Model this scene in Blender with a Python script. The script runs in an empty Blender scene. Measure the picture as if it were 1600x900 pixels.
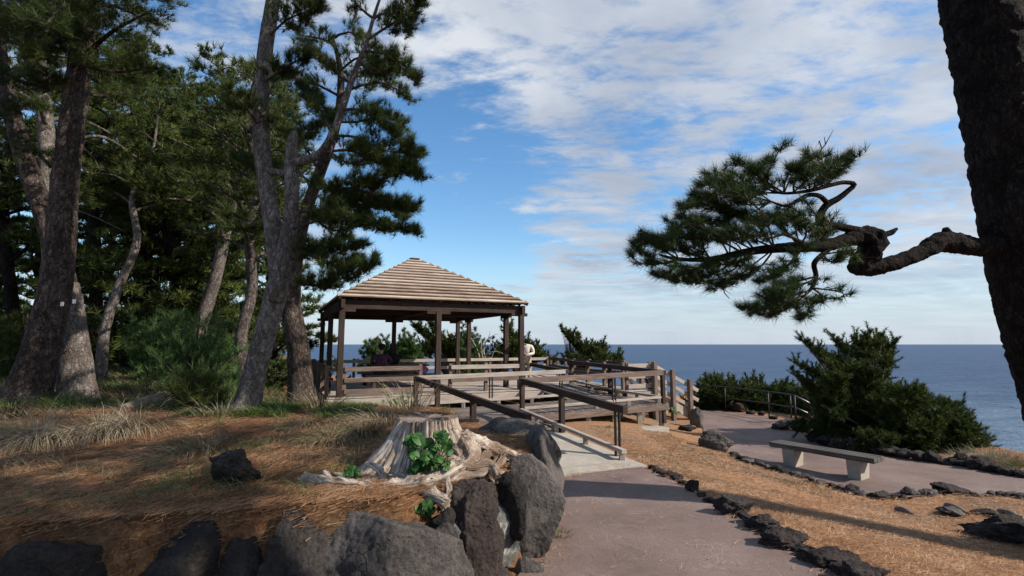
import bpy, bmesh, math, random
import numpy as np
from mathutils import Vector, Matrix, noise, geometry

C = bpy.context.scene
col = C.collection

# ------------------------------------------------------------------ camera, sky, sun, exposure
EYE = Vector((0.0, 0.0, 1.9))
FPX = 780.0                                   # focal length in pixels of the 1600 px photograph
PITCH = math.atan(88.0 / FPX)
cam_data = bpy.data.cameras.new('camera')
cam_data.lens = FPX / 1600.0 * 36.0
cam_data.sensor_width = 36.0
cam_data.clip_start = 0.05
cam_data.clip_end = 90000.0
cam = bpy.data.objects.new('camera', cam_data)
cam.location = EYE
cam.rotation_euler = (math.pi / 2 + PITCH, 0, 0)
col.objects.link(cam)
C.camera = cam

SUN_TO = Vector((0.82, -0.19, 0.575)).normalized()      # direction towards the sun
SUN_EL = math.asin(SUN_TO.z)
SUN_AZ = math.atan2(SUN_TO.x, SUN_TO.y)

sun_data = bpy.data.lights.new('sun', 'SUN')
sun_data.energy = 5.0
sun_data.angle = math.radians(0.5)
sun_data.color = (1.0, 0.93, 0.83)
sun = bpy.data.objects.new('sun', sun_data)
sun.rotation_euler = SUN_TO.to_track_quat('Z', 'Y').to_euler()
col.objects.link(sun)

C.view_settings.view_transform = 'Standard'
C.view_settings.look = 'None'
C.view_settings.exposure = 0.28
C.view_settings.gamma = 1.0
C.view_settings.use_curve_mapping = False
C.render.engine = 'CYCLES'
C.cycles.use_denoising = True
C.cycles.max_bounces = 5
C.cycles.diffuse_bounces = 2
C.cycles.glossy_bounces = 2
C.cycles.transmission_bounces = 2
C.cycles.transparent_max_bounces = 4
C.cycles.caustics_reflective = False
C.cycles.caustics_refractive = False

class NT:
    """tiny node-tree helper"""
    def __init__(s, tree):
        s.t = tree; s.n = tree.nodes; s.l = tree.links
        s.n.clear()
    def new(s, typ, **kw):
        nd = s.n.new(typ)
        for k, v in kw.items():
            if k.startswith('i_'):
                nd.inputs[k[2:].replace('_', ' ')].default_value = v
            else:
                setattr(nd, k, v)
        return nd
    def link(s, a, b): s.l.new(a, b)
    def math(s, op, a, b=None, c=None, clamp=False):
        nd = s.n.new('ShaderNodeMath'); nd.operation = op; nd.use_clamp = clamp
        for i, v in enumerate((a, b, c)):
            if v is None: continue
            if isinstance(v, (int, float)): nd.inputs[i].default_value = v
            else: s.l.new(v, nd.inputs[i])
        return nd.outputs[0]
    def ramp(s, fac, stops, interp='LINEAR'):
        nd = s.n.new('ShaderNodeValToRGB'); nd.color_ramp.interpolation = interp
        els = nd.color_ramp.elements
        while len(els) < len(stops): els.new(0.5)
        for e, (p, c) in zip(els, stops):
            e.position = p
            e.color = (c, c, c, 1) if isinstance(c, (int, float)) else tuple(c) + (1,)
        s.l.new(fac, nd.inputs[0])
        return nd.outputs[0]
    def mix(s, fac, a, b, blend='MIX'):
        nd = s.n.new('ShaderNodeMix'); nd.data_type = 'RGBA'; nd.blend_type = blend
        if isinstance(fac, (int, float)): nd.inputs[0].default_value = fac
        else: s.l.new(fac, nd.inputs[0])
        for i, v in ((6, a), (7, b)):
            if isinstance(v, tuple): nd.inputs[i].default_value = v + (1,)
            else: s.l.new(v, nd.inputs[i])
        return nd.outputs[2]
    def noise(s, vec, scale, detail=4, rough=0.55, dist=0.0):
        nd = s.n.new('ShaderNodeTexNoise')
        nd.inputs['Scale'].default_value = scale; nd.inputs['Detail'].default_value = detail
        nd.inputs['Roughness'].default_value = rough; nd.inputs['Distortion'].default_value = dist
        if vec is not None: s.l.new(vec, nd.inputs['Vector'])
        return nd.outputs['Fac']
    def mapping(s, vec, scale=(1, 1, 1), rot=(0, 0, 0), loc=(0, 0, 0)):
        nd = s.n.new('ShaderNodeMapping')
        nd.inputs['Scale'].default_value = scale; nd.inputs['Rotation'].default_value = rot
        nd.inputs['Location'].default_value = loc
        s.l.new(vec, nd.inputs['Vector'])
        return nd.outputs[0]

world = bpy.data.worlds.new('World')
C.world = world
world.use_nodes = True
w = NT(world.node_tree)
SKY_S = 0.10
sky = w.new('ShaderNodeTexSky', sky_type='NISHITA', sun_disc=False)
sky.sun_elevation = SUN_EL; sky.sun_rotation = SUN_AZ
sky.altitude = 20; sky.air_density = 1.15; sky.dust_density = 0.15; sky.ozone_density = 3.0
tc = w.new('ShaderNodeTexCoord')
sep = w.new('ShaderNodeSeparateXYZ'); w.link(tc.outputs['Generated'], sep.inputs[0])
zz = w.math('MAXIMUM', sep.outputs[2], 0.02)
zc = w.math('ADD', zz, 0.10)
cx = w.math('DIVIDE', sep.outputs[0], zc); cy = w.math('DIVIDE', sep.outputs[1], zc)
comb = w.new('ShaderNodeCombineXYZ'); w.link(cx, comb.inputs[0]); w.link(cy, comb.inputs[1])
plane = comb.outputs[0]
n1 = w.noise(w.mapping(plane, (0.55, 0.62, 1), (0, 0, 0.5), (3.1, 1.7, 0)), 1.0, 3, 0.5, 0.6)
n2 = w.noise(w.mapping(plane, (1.6, 3.0, 1), (0, 0, 0.75), (7.3, 2.2, 0)), 1.6, 9, 0.62, 0.35)
n3 = w.noise(w.mapping(plane, (4.0, 7.0, 1), (0, 0, 0.9), (1.0, 5.2, 0)), 1.5, 8, 0.68, 0.2)
# more cloud towards the right and straight ahead high up, clear patch low left of centre
bias = w.math('MULTIPLY', sep.outputs[0], 0.16)
def blob(dx, dy, dz, lo, hi):
    v = Vector((dx, dy, dz)).normalized()
    nd = w.new('ShaderNodeVectorMath', operation='DOT_PRODUCT')
    nrm = w.new('ShaderNodeVectorMath', operation='NORMALIZE'); w.link(tc.outputs['Generated'], nrm.inputs[0])
    w.link(nrm.outputs[0], nd.inputs[0]); nd.inputs[1].default_value = v
    mr = w.new('ShaderNodeMapRange', interpolation_type='SMOOTHSTEP')
    w.link(nd.outputs['Value'], mr.inputs[0]); mr.inputs[1].default_value = lo; mr.inputs[2].default_value = hi
    return mr.outputs[0]
def skydir(px, py):
    u = (px - 800) / FPX; v = (450 - py) / FPX
    return (u, math.cos(PITCH) - v * math.sin(PITCH), math.sin(PITCH) + v * math.cos(PITCH))
clear1 = blob(*skydir(715, 290), 0.965, 0.998)
clear2 = blob(*skydir(690, 430), 0.975, 0.998)
clear3 = blob(*skydir(330, 150), 0.93, 0.995)
clear4 = blob(*skydir(965, 180), 0.992, 0.9995)
cl1 = blob(*skydir(900, 350), 0.985, 0.999)
cl2 = blob(*skydir(760, 60), 0.96, 0.998)
s_ = w.math('MULTIPLY', n1, 0.45)
s_ = w.math('ADD', s_, w.math('MULTIPLY', n2, 1.05))
s_ = w.math('ADD', s_, w.math('MULTIPLY', n3, 0.70))
s_ = w.math('ADD', s_, bias)
for c_, k_ in ((clear1, -0.24), (clear2, -0.13), (clear3, 0.02), (clear4, -0.10), (cl1, 0.12), (cl2, 0.06)):
    s_ = w.math('ADD', s_, w.math('MULTIPLY', c_, k_))
mask = w.ramp(s_, [(0.0, 0.0), (0.80, 0.02), (0.98, 0.32), (1.0, 0.36)])
mr = w.new('ShaderNodeMapRange', interpolation_type='SMOOTHSTEP')
w.link(s_, mr.inputs[0]); mr.inputs[1].default_value = 0.89; mr.inputs[2].default_value = 1.27
mask = mr.outputs[0]
mask = w.math('MULTIPLY', mask, 0.93)
# thin out right at the horizon into milky streaks
hz = w.new('ShaderNodeMapRange', interpolation_type='SMOOTHSTEP'); w.link(sep.outputs[2], hz.inputs[0])
hz.inputs[1].default_value = 0.025; hz.inputs[2].default_value = 0.16; hz.inputs[3].default_value = 0.25; hz.inputs[4].default_value = 1.0
mask = w.math('MULTIPLY', mask, hz.outputs[0])
dens = w.noise(w.mapping(plane, (0.9, 1.3, 1), (0, 0, 0.6), (11, 4, 0)), 1.2, 6, 0.6, 0.4)
ccol = w.ramp(dens, [(0.30, (0.40, 0.46, 0.58)), (0.52, (0.62, 0.68, 0.78)), (0.72, (0.88, 0.91, 0.96))])
cs = w.new('ShaderNodeVectorMath', operation='SCALE'); w.link(ccol, cs.inputs[0]); cs.inputs['Scale'].default_value = 0.74 / SKY_S
hs = w.new('ShaderNodeHueSaturation'); hs.inputs['Saturation'].default_value = 1.20; hs.inputs['Value'].default_value = 1.50
w.link(sky.outputs[0], hs.inputs['Color'])
low = w.new('ShaderNodeMapRange', interpolation_type='SMOOTHSTEP'); w.link(sep.outputs[2], low.inputs[0])
low.inputs[1].default_value = 0.0; low.inputs[2].default_value = 0.20; low.inputs[3].default_value = 0.85; low.inputs[4].default_value = 0.0
clearsky = w.mix(low.outputs[0], hs.outputs[0], (4.1, 5.1, 6.6))
skyout = w.mix(mask, clearsky, cs.outputs[0])
bg = w.new('ShaderNodeBackground'); bg.inputs['Strength'].default_value = SKY_S
w.link(skyout, bg.inputs['Color'])
wo = w.new('ShaderNodeOutputWorld'); w.link(bg.outputs[0], wo.inputs[0])

# ------------------------------------------------------------------ rays and measures
CP, SP = math.cos(PITCH), math.sin(PITCH)
def ray(px, py):
    u = (px - 800.0) / FPX; v = (450.0 - py) / FPX
    return Vector((u, CP - v * SP, SP + v * CP))
def P(px, py, D):                               # point of the sight line at distance D ahead
    r = ray(px, py); return EYE + r * (D / r.y)
def sstep(a, b, x):
    t = min(1.0, max(0.0, (x - a) / (b - a))); return t * t * (3 - 2 * t)
def base_h(x, y):                               # lie of the land without the planted mound
    z = 0.15 * sstep(8.0, 3.5, y) - 0.5 * sstep(1.6, 5.6, x + 0.25 * min(0, y - 8))
    return z
MOUND = [(-60, -8), (-9, -6), (-8, .5), (-4.6, 2.25), (-2.9, 2.95), (-2.1, 3.15), (-.75, 3.45), (-.1, 4.1), (.22, 4.7), (.36, 5.3), (.2, 6.0),
         (-.25, 6.5), (-.35, 7.3), (-.55, 8.3), (-2.8, 12.8), (-3.6, 13.4), (-4.9, 13.1), (-5.6, 14.0), (-8.0, 19.0), (-9.5, 24), (-13, 34), (-30, 62), (-60, 70)]
LAND = [(15, -12), (14, 3), (12.6, 8), (11.6, 10.5), (11.2, 13.2), (11.5, 17), (11, 21), (8, 24.5), (2, 26.5), (-6, 27.5), (-14, 34), (-30, 62), (-75, 75), (-75, -12)]
def sdist(poly, x, y):                          # signed distance, positive inside
    d = 1e9; inside = False; n = len(poly)
    for i in range(n):
        x0, y0 = poly[i]; x1, y1 = poly[(i + 1) % n]
        dx, dy = x1 - x0, y1 - y0
        t = ((x - x0) * dx + (y - y0) * dy) / (dx * dx + dy * dy); t = min(1, max(0, t))
        d = min(d, (x - x0 - t * dx) ** 2 + (y - y0 - t * dy) ** 2)
        if (y0 > y) != (y1 > y) and x < (x1 - x0) * (y - y0) / (y1 - y0) + x0: inside = not inside
    d = math.sqrt(d); return d if inside else -d
def soil_h(x, y):
    lo = sstep(7.0, 13.0, y) * sstep(-8.5, -3.2, x)
    z = 0.84 * (1 - lo) + 0.30 * lo
    z += 0.10 * sstep(5, 9, y) * (1 - lo)
    z += 0.05 * noise.noise(Vector((x * .5, y * .5, 3))) + 0.02 * noise.noise(Vector((x * 2, y * 2, 7)))
    return z
def land_h(x, y):
    z = base_h(x, y)
    m = sdist(MOUND, x, y)
    if m > -0.6:
        wid = 0.12 if y < 7.2 else 0.5
        k = sstep(-wid * .3, wid, m)
        z = z * (1 - k) + soil_h(x, y) * k
    l = sdist(LAND, x, y)
    if l < 0: z -= 12.5 * sstep(0, 9, -l) + 1.0 * sstep(0, 1.2, -l)
    return z
def PG(px, py, f=land_h, start=1.2):            # where a sight line meets the ground
    r = ray(px, py); r = r / r.y
    d = start; step = 0.05
    while d < 70:
        p = EYE + r * d
        if p.z < f(p.x, p.y):
            lo, hi = d - step, d
            for _ in range(14):
                m = (lo + hi) / 2; q = EYE + r * m
                if q.z < f(q.x, q.y): hi = m
                else: lo = m
            q = EYE + r * hi
            return Vector((q.x, q.y, f(q.x, q.y)))
        d += step; step = min(.25, step * 1.02)
    return EYE + r * 70
def G(px, py): return PG(px, py, base_h)

# ------------------------------------------------------------------ objects, tags
def tag(o, label=None, cat=None, group=None, kind=None):
    if label: o['label'] = label
    if cat: o['category'] = cat
    if group: o['group'] = group
    if kind: o['kind'] = kind
    return o
def thing(name, loc, label, cat, group=None, rz=0.0):
    o = bpy.data.objects.new(name, None); o.empty_display_size = .2
    o.location = loc; o.rotation_euler = (0, 0, rz); col.objects.link(o)
    return tag(o, label, cat, group)
def copy_tree(o, parent=None):
    c = o.copy(); col.objects.link(c)
    if parent is not None: c.parent = parent
    for ch in [k for k in o.children]: copy_tree(ch, c)
    return c
def link_mesh(name, me, mat, parent=None, origin=None, smooth=False):
    """link a mesh whose vertices are in world coordinates; origin or the parent's location becomes its zero"""
    o = bpy.data.objects.new(name, me)
    if mat is not None:
        for m in (mat if isinstance(mat, (list, tuple)) else [mat]): me.materials.append(m)
    off = Vector((0, 0, 0))
    if parent is not None:
        q = parent
        while q is not None: off += q.location; q = q.parent
        o.parent = parent
    elif origin is not None:
        off = Vector(origin); o.location = off
    if off.length > 0: me.transform(Matrix.Translation(-off))
    if smooth: me.shade_smooth()
    col.objects.link(o)
    return o

class MB:
    """mesh gatherer with uv in metres (u along the grain)"""
    def __init__(s): s.v = []; s.f = []; s.uv = []; s.mi = []; s.sm = []
    def quad(s, pts, uvs=None, m=0, smooth=False):
        b = len(s.v); s.v += [tuple(p) for p in pts]; s.f.append(tuple(range(b, b + len(pts))))
        s.uv += list(uvs) if uvs else [(0, 0)] * len(pts); s.mi.append(m); s.sm.append(smooth)
    def beam(s, p0, p1, wd, ht, up=(0, 0, 1), m=0, ch=None):
        """rectangular timber from p0 to p1 (centre line), with chamfered long edges"""
        p0 = Vector(p0); p1 = Vector(p1); d = (p1 - p0); L = d.length
        if L < 1e-6: return
        d /= L; up = Vector(up); side = d.cross(up)
        if side.length < 1e-4: side = d.cross(Vector((0, 1, 0)))
        side.normalize(); u2 = side.cross(d).normalized()
        c = min(0.006, wd * .15, ht * .15) if ch is None else ch
        a, b = wd / 2, ht / 2
        prof = [(-a + c, -b), (a - c, -b), (a, -b + c), (a, b - c), (a - c, b), (-a + c, b), (-a, b - c), (-a, -b + c)]
        o = random.random() * 50; k = len(prof); base = len(s.v)
        for q in (p0, p1):
            for x, y in prof: s.v.append(tuple(q + side * x + u2 * y))
        per = 0.0; acc = [0.0]
        for i in range(k):
            x0, y0 = prof[i]; x1, y1 = prof[(i + 1) % k]; per += math.hypot(x1 - x0, y1 - y0); acc.append(per)
        for i in range(k):
            j = (i + 1) % k
            s.f.append((base + i, base + j, base + k + j, base + k + i))
            s.uv += [(o, o + acc[i]), (o, o + acc[i + 1]), (o + L, o + acc[i + 1]), (o + L, o + acc[i])]
            s.mi.append(m); s.sm.append(False)
        s.f.append(tuple(base + i for i in reversed(range(k)))); s.uv += [(o + prof[i][0] * .3, o + prof[i][1]) for i in reversed(range(k))]
        s.f.append(tuple(base + k + i for i in range(k))); s.uv += [(o + prof[i][0] * .3, o + prof[i][1]) for i in range(k)]
        s.mi += [m, m]; s.sm += [False, False]
    def box(s, c, sx, sy, sz, rz=0.0, m=0):
        c = Vector(c); d = Vector((math.cos(rz), math.sin(rz), 0)) * sx / 2
        s.beam(c - d, c + d, sy, sz, m=m)
    def tube(s, pts, rads, n=8, rough=0.0, seed=0.0, cap=True, m=0, ridge=0.0, rfreq=4.0):
        pts = [Vector(p) for p in pts]; base = len(s.v); N = len(pts)
        fr = (pts[1] - pts[0]).normalized()
        ref = Vector((0, 0, 1)) if abs(fr.z) < .9 else Vector((1, 0, 0))
        side = fr.cross(ref).normalized(); L = 0
        uvl = []
        for i, p in enumerate(pts):
            t = (pts[min(i + 1, N - 1)] - pts[max(i - 1, 0)]).normalized()
            side = (side - t * side.dot(t)).normalized(); bi = t.cross(side)
            if i: L += (p - pts[i - 1]).length
            uvl.append(L)
            for k in range(n):
                a = 2 * math.pi * k / n; dr = side * math.cos(a) + bi * math.sin(a)
                r = rads[i]
                if rough:
                    q = p + dr * r
                    r *= 1 + rough * (noise.noise(q * rfreq + Vector((seed, 0, 0))) + .6 * noise.noise(q * rfreq * 2.7 + Vector((seed, 5, 0))))
                if ridge:
                    c_, s_ = math.cos(a + L * 1.5), math.sin(a + L * 1.5)
                    r *= 1 + ridge * (1.2 * noise.noise(Vector((c_ * 2.2, s_ * 2.2, L * 2.5 + seed))) - .9 * abs(noise.noise(Vector((c_ * 4.5, s_ * 4.5, L * 4 + seed)))) + .6 * noise.noise(Vector((c_ * 10, s_ * 10, L * 7 + seed))))
                s.v.append(tuple(p + dr * r))
        for i in range(N - 1):
            for k in range(n):
                k2 = (k + 1) % n
                s.f.append((base + i * n + k, base + i * n + k2, base + (i + 1) * n + k2, base + (i + 1) * n + k))
                c0 = 2 * math.pi * rads[i] * k / n; c1 = 2 * math.pi * rads[i] * (k + 1) / n
                s.uv += [(uvl[i] + seed, c0), (uvl[i] + seed, c1), (uvl[i + 1] + seed, c1), (uvl[i + 1] + seed, c0)]
                s.mi.append(m); s.sm.append(True)
        if cap:
            s.f.append(tuple(base + k for k in reversed(range(n)))); s.uv += [(0, 0)] * n
            s.f.append(tuple(base + (N - 1) * n + k for k in range(n))); s.uv += [(0, 0)] * n
            s.mi += [m, m]; s.sm += [False, False]
    def mesh(s, name):
        me = bpy.data.meshes.new(name); me.from_pydata(s.v, [], s.f)
        uvl = me.uv_layers.new(name='UVMap')
        uvl.data.foreach_set('uv', np.array(s.uv, dtype=np.float32).ravel())
        me.polygons.foreach_set('material_index', np.array(s.mi, dtype=np.int32))
        me.polygons.foreach_set('use_smooth', np.array(s.sm, dtype=bool))
        me.update(); return me
    def build(s, name, mat, parent=None, origin=None):
        return link_mesh(name, s.mesh(name), mat, parent, origin)

def tris_mesh(name, V):
    """V: (N*3, 3) array, each three rows one triangle"""
    V = np.ascontiguousarray(V, dtype=np.float32); n = len(V)
    me = bpy.data.meshes.new(name)
    me.vertices.add(n); me.vertices.foreach_set('co', V.ravel())
    me.loops.add(n); me.loops.foreach_set('vertex_index', np.arange(n, dtype=np.int32))
    me.polygons.add(n // 3); me.polygons.foreach_set('loop_start', np.arange(0, n, 3, dtype=np.int32))
    me.polygons.foreach_set('loop_total', np.full(n // 3, 3, dtype=np.int32))
    me.update(calc_edges=True); return me

def spline(pts, rads, step):
    """Catmull-Rom through the points, resampled about every `step`"""
    pts = [Vector(p) for p in pts]; n = len(pts); op, orr = [], []
    for i in range(n - 1):
        p0 = pts[max(i - 1, 0)]; p1 = pts[i]; p2 = pts[i + 1]; p3 = pts[min(i + 2, n - 1)]
        k = max(2, int((p2 - p1).length / step))
        for j in range(k):
            t = j / k
            q = 0.5 * ((2 * p1) + (p2 - p0) * t + (2 * p0 - 5 * p1 + 4 * p2 - p3) * t * t + (3 * p1 - p0 - 3 * p2 + p3) * t ** 3)
            op.append(q); orr.append(rads[i] * (1 - t) + rads[i + 1] * t)
    op.append(pts[-1]); orr.append(rads[-1]); return op, orr

# ------------------------------------------------------------------ materials
def material(name):
    m = bpy.data.materials.new(name); m.use_nodes = True
    t = NT(m.node_tree); out = t.new('ShaderNodeOutputMaterial'); b = t.new('ShaderNodeBsdfPrincipled')
    t.link(b.outputs[0], out.inputs[0]); b.inputs['Specular IOR Level'].default_value = 0.3
    return m, t, b
def bump(t, b, h, strength, dist=0.02):
    nd = t.new('ShaderNodeBump'); nd.inputs['Strength'].default_value = strength; nd.inputs['Distance'].default_value = dist
    t.link(h, nd.inputs['Height']); t.link(nd.outputs[0], b.inputs['Normal'])
def wood_mat(name, c1, c2, c3, rough=.8):
    """weathered timber, grain along u"""
    m, t, b = material(name)
    uv = t.new('ShaderNodeTexCoord').outputs['UV']
    geo = t.new('ShaderNodeNewGeometry')
    g1 = t.noise(t.mapping(uv, (2.2, 45, 1)), 1.0, 6, .6, .3)
    g2 = t.noise(t.mapping(uv, (9, 220, 1)), 1.0, 4, .6)
    g3 = t.noise(t.mapping(uv, (1.1, 3.0, 1)), 1.0, 4, .6)
    s = t.math('ADD', t.math('MULTIPLY', g1, .5), t.math('ADD', t.math('MULTIPLY', g2, .22), t.math('MULTIPLY', g3, .28)))
    isl = t.math('MULTIPLY', t.math('SUBTRACT', geo.outputs['Random Per Island'], .5), .14)
    s = t.math('ADD', s, isl)
    c = t.ramp(s, [(.36, c1), (.5, c2), (.64, c3)])
    t.link(c, b.inputs['Base Color']); b.inputs['Roughness'].default_value = rough
    bump(t, b, s, .5, .004)
    return m
M = {}
M['wood_pale'] = wood_mat('weathered_pale_timber', (.17, .13, .11), (.36, .30, .255), (.52, .46, .39))
M['wood_dark'] = wood_mat('stained_dark_timber', (.015, .009, .007), (.038, .023, .018), (.085, .056, .044), .8)
M['wood_mid'] = wood_mat('weathered_brown_timber', (.06, .038, .030), (.145, .10, .080), (.28, .215, .175))
M['wood_roof'] = wood_mat('roof_slat_timber', (.17, .10, .07), (.42, .315, .24), (.66, .56, .46))
M['wood_deck'] = wood_mat('deck_board_timber', (.07, .052, .045), (.15, .12, .104), (.27, .225, .195))
M['wood_bench'] = wood_mat('bench_plank_timber', (.035, .028, .024), (.085, .072, .062), (.18, .165, .14), .7)
m, t, b = material('bleached_dead_wood'); M['wood_end'] = m
uvn = t.new('ShaderNodeTexCoord'); uv = uvn.outputs['UV']; ob = uvn.outputs['Object']
g1 = t.noise(t.mapping(uv, (2.0, 34, 1)), 1.0, 7, .68, .8); g2 = t.noise(t.mapping(uv, (7, 150, 1)), 1.0, 5, .65, .4); g3 = t.noise(ob, 7, 7, .7, .5); g4 = t.noise(ob, 2.6, 4, .6)
s = t.math('ADD', t.math('MULTIPLY', g1, .45), t.math('ADD', t.math('MULTIPLY', g2, .25), t.math('MULTIPLY', g3, .30)))
c = t.ramp(s, [(.38, (.018, .011, .008)), (.45, (.16, .115, .085)), (.52, (.44, .36, .29)), (.62, (.74, .68, .60))])
stain = t.ramp(t.math('ADD', t.math('MULTIPLY', g4, .6), t.math('MULTIPLY', g3, .4)), [(.50, 0.0), (.60, .75)])
c = t.mix(stain, c, (.15, .085, .05))
t.link(c, b.inputs['Base Color']); b.inputs['Roughness'].default_value = .9; bump(t, b, s, 1.0, .035)

m, t, b = material('concrete'); M['concrete'] = m
tcn = t.new('ShaderNodeTexCoord').outputs['Object']
n = t.noise(tcn, 3.0, 8, .65); n2_ = t.noise(tcn, 60, 4, .6)
c = t.ramp(t.math('ADD', t.math('MULTIPLY', n, .7), t.math('MULTIPLY', n2_, .3)), [(.3, (.26, .22, .175)), (.5, (.38, .335, .28)), (.7, (.48, .435, .37))])
t.link(c, b.inputs['Base Color']); b.inputs['Roughness'].default_value = .9; bump(t, b, n2_, .35, .005)

m, t, b = material('path_surface'); M['path'] = m
tcn = t.new('ShaderNodeTexCoord').outputs['Object']
vo = t.new('ShaderNodeTexVoronoi', feature='DISTANCE_TO_EDGE'); vo.inputs['Scale'].default_value = 5.2; vo.inputs['Randomness'].default_value = 1.0
wn = t.new('ShaderNodeTexNoise'); wn.inputs['Scale'].default_value = 3.5; wn.inputs['Detail'].default_value = 3; t.link(tcn, wn.inputs['Vector'])
va = t.new('ShaderNodeVectorMath', operation='SCALE'); t.link(wn.outputs['Color'], va.inputs[0]); va.inputs['Scale'].default_value = .22
vb = t.new('ShaderNodeVectorMath', operation='ADD'); t.link(tcn, vb.inputs[0]); t.link(va.outputs[0], vb.inputs[1]); t.link(vb.outputs[0], vo.inputs['Vector'])
crack = t.ramp(vo.outputs['Distance'], [(.0, 1.0), (.012, .8), (.03, 0.0)])
brk = t.ramp(t.noise(tcn, 2.3, 5, .6), [(.42, 0.0), (.60, 1.0)])
crack = t.math('MULTIPLY', crack, brk)
big = t.noise(tcn, .9, 6, .65); fine = t.noise(tcn, 90, 3, .6)
bc = t.ramp(big, [(.28, (.120, .080, .068)), (.48, (.205, .141, .120)), (.62, (.25, .178, .152)), (.74, (.31, .23, .20))])
bc = t.mix(t.ramp(fine, [(.42, .55), (.56, 0.0)]), bc, (.10, .066, .056))
bc = t.mix(t.math('MULTIPLY', crack, .32), bc, (.40, .33, .29))
t.link(bc, b.inputs['Base Color']); b.inputs['Roughness'].default_value = .78
bump(t, b, t.math('SUBTRACT', t.math('MULTIPLY', fine, .35), crack), .3, .006)

def soil(key, name, stops, e3, lo, hi):
    m, t, b = material(name); M[key] = m
    tcn = t.new('ShaderNodeTexCoord').outputs['Object']
    na = t.noise(tcn, .8, 6, .65, .5); nb = t.noise(tcn, 14, 8, .7); nc = t.noise(t.mapping(tcn, (55, 12, 20), (0, 0, .5)), 1, 5, .7, 1.2)
    nd_ = t.noise(t.mapping(tcn, (12, 60, 20), (0, 0, .3)), 1, 5, .7, 1.2)
    s = t.math('ADD', t.math('MULTIPLY', nb, .3), t.math('ADD', t.math('MULTIPLY', nc, .35), t.math('MULTIPLY', nd_, .35)))
    c = t.ramp(s, stops); earth = t.ramp(nb, e3)
    c = t.mix(t.ramp(na, [(lo, 0.0), (hi, .85)]), c, earth)
    t.link(c, b.inputs['Base Color']); b.inputs['Roughness'].default_value = .95; b.inputs['Specular IOR Level'].default_value = .1
    bump(t, b, s, .9, .02)
soil('soil_mound', 'needle_litter_soil', [(.32, (.030, .013, .006)), (.45, (.092, .042, .019)), (.56, (.20, .10, .048)), (.70, (.36, .22, .125))], [(.3, (.03, .022, .014)), (.6, (.10, .072, .042)), (.75, (.20, .155, .10))], .50, .66)  # mound litter darkened to carry the shade lying there
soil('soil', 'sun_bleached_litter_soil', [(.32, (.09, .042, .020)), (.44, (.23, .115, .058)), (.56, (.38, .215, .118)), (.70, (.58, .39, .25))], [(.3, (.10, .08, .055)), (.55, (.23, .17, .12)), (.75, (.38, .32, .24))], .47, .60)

def rock_mat(name, c1, c2, c3, pit=.6):
    m, t, b = material(name)
    tcn = t.new('ShaderNodeTexCoord').outputs['Object']
    oi = t.new('ShaderNodeObjectInfo')
    a = t.noise(tcn, 2.2, 10, .65, .3); f = t.noise(tcn, 22, 8, .72)
    v = t.new('ShaderNodeTexVoronoi'); v.inputs['Scale'].default_value = 34; t.link(tcn, v.inputs['Vector'])
    ff = t.noise(tcn, 90, 5, .7)
    s = t.math('ADD', t.math('MULTIPLY', a, .55), t.math('MULTIPLY', f, .45))
    s = t.math('ADD', s, t.math('MULTIPLY', t.math('SUBTRACT', oi.outputs['Random'], .5), .10))
    c = t.ramp(s, [(.36, c1), (.5, c2), (.66, c3)])
    lich = t.ramp(t.noise(tcn, 5.5, 8, .75), [(.64, 0.0), (.72, .55)])
    c = t.mix(lich, c, (.13, .125, .11))
    c = t.mix(t.ramp(v.outputs['Distance'], [(.1, .55), (.3, 0.0)]), c, (.012, .011, .011))
    wv = t.new('ShaderNodeTexNoise'); wv.inputs['Scale'].default_value = 3.0; wv.inputs['Detail'].default_value = 5; t.link(tcn, wv.inputs['Vector'])
    w2 = t.new('ShaderNodeVectorMath', operation='SCALE'); t.link(wv.outputs['Color'], w2.inputs[0]); w2.inputs['Scale'].default_value = .5
    w3 = t.new('ShaderNodeVectorMath', operation='ADD'); t.link(tcn, w3.inputs[0]); t.link(w2.outputs[0], w3.inputs[1])
    vc = t.new('ShaderNodeTexVoronoi', feature='DISTANCE_TO_EDGE'); vc.inputs['Scale'].default_value = 3.4; t.link(w3.outputs[0], vc.inputs['Vector'])
    fr = t.ramp(vc.outputs['Distance'], [(0.0, .35), (.022, 1.0)])
    fr = t.math('MAXIMUM', fr, t.ramp(a, [(.36, 0.0), (.50, 1.0)]))
    c = t.mix(fr, (.010, .009, .008), c)
    t.link(c, b.inputs['Base Color']); b.inputs['Roughness'].default_value = .88
    h = t.math('ADD', t.math('MULTIPLY', f, 1.0), t.math('ADD', t.math('MULTIPLY', v.outputs['Distance'], pit), t.math('MULTIPLY', ff, .35)))
    h = t.math('ADD', h, t.math('MULTIPLY', fr, .8))
    bump(t, b, h, .85, .03)
    return m
M['rock_dark'] = rock_mat('dark_lava_rock', (.011, .009, .008), (.032, .026, .023), (.075, .061, .054))  # dark lava rock, albedo lowered further for shade on the left boulders
M['rock_grey'] = rock_mat('grey_basalt_rock', (.040, .034, .031), (.098, .083, .074), (.18, .155, .138), .25)
M['rock_red'] = rock_mat('reddish_lava_rock', (.014, .010, .009), (.040, .028, .025), (.088, .064, .056))
m, t, b = material('mortar'); M['mortar'] = m
tcn = t.new('ShaderNodeTexCoord').outputs['Object']; n = t.noise(tcn, 9, 8, .7)
t.link(t.ramp(n, [(.38, (.03, .028, .026)), (.55, (.13, .125, .115)), (.70, (.42, .41, .38))]), b.inputs['Base Color'])
b.inputs['Roughness'].default_value = .95; bump(t, b, n, .8, .02)

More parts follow.
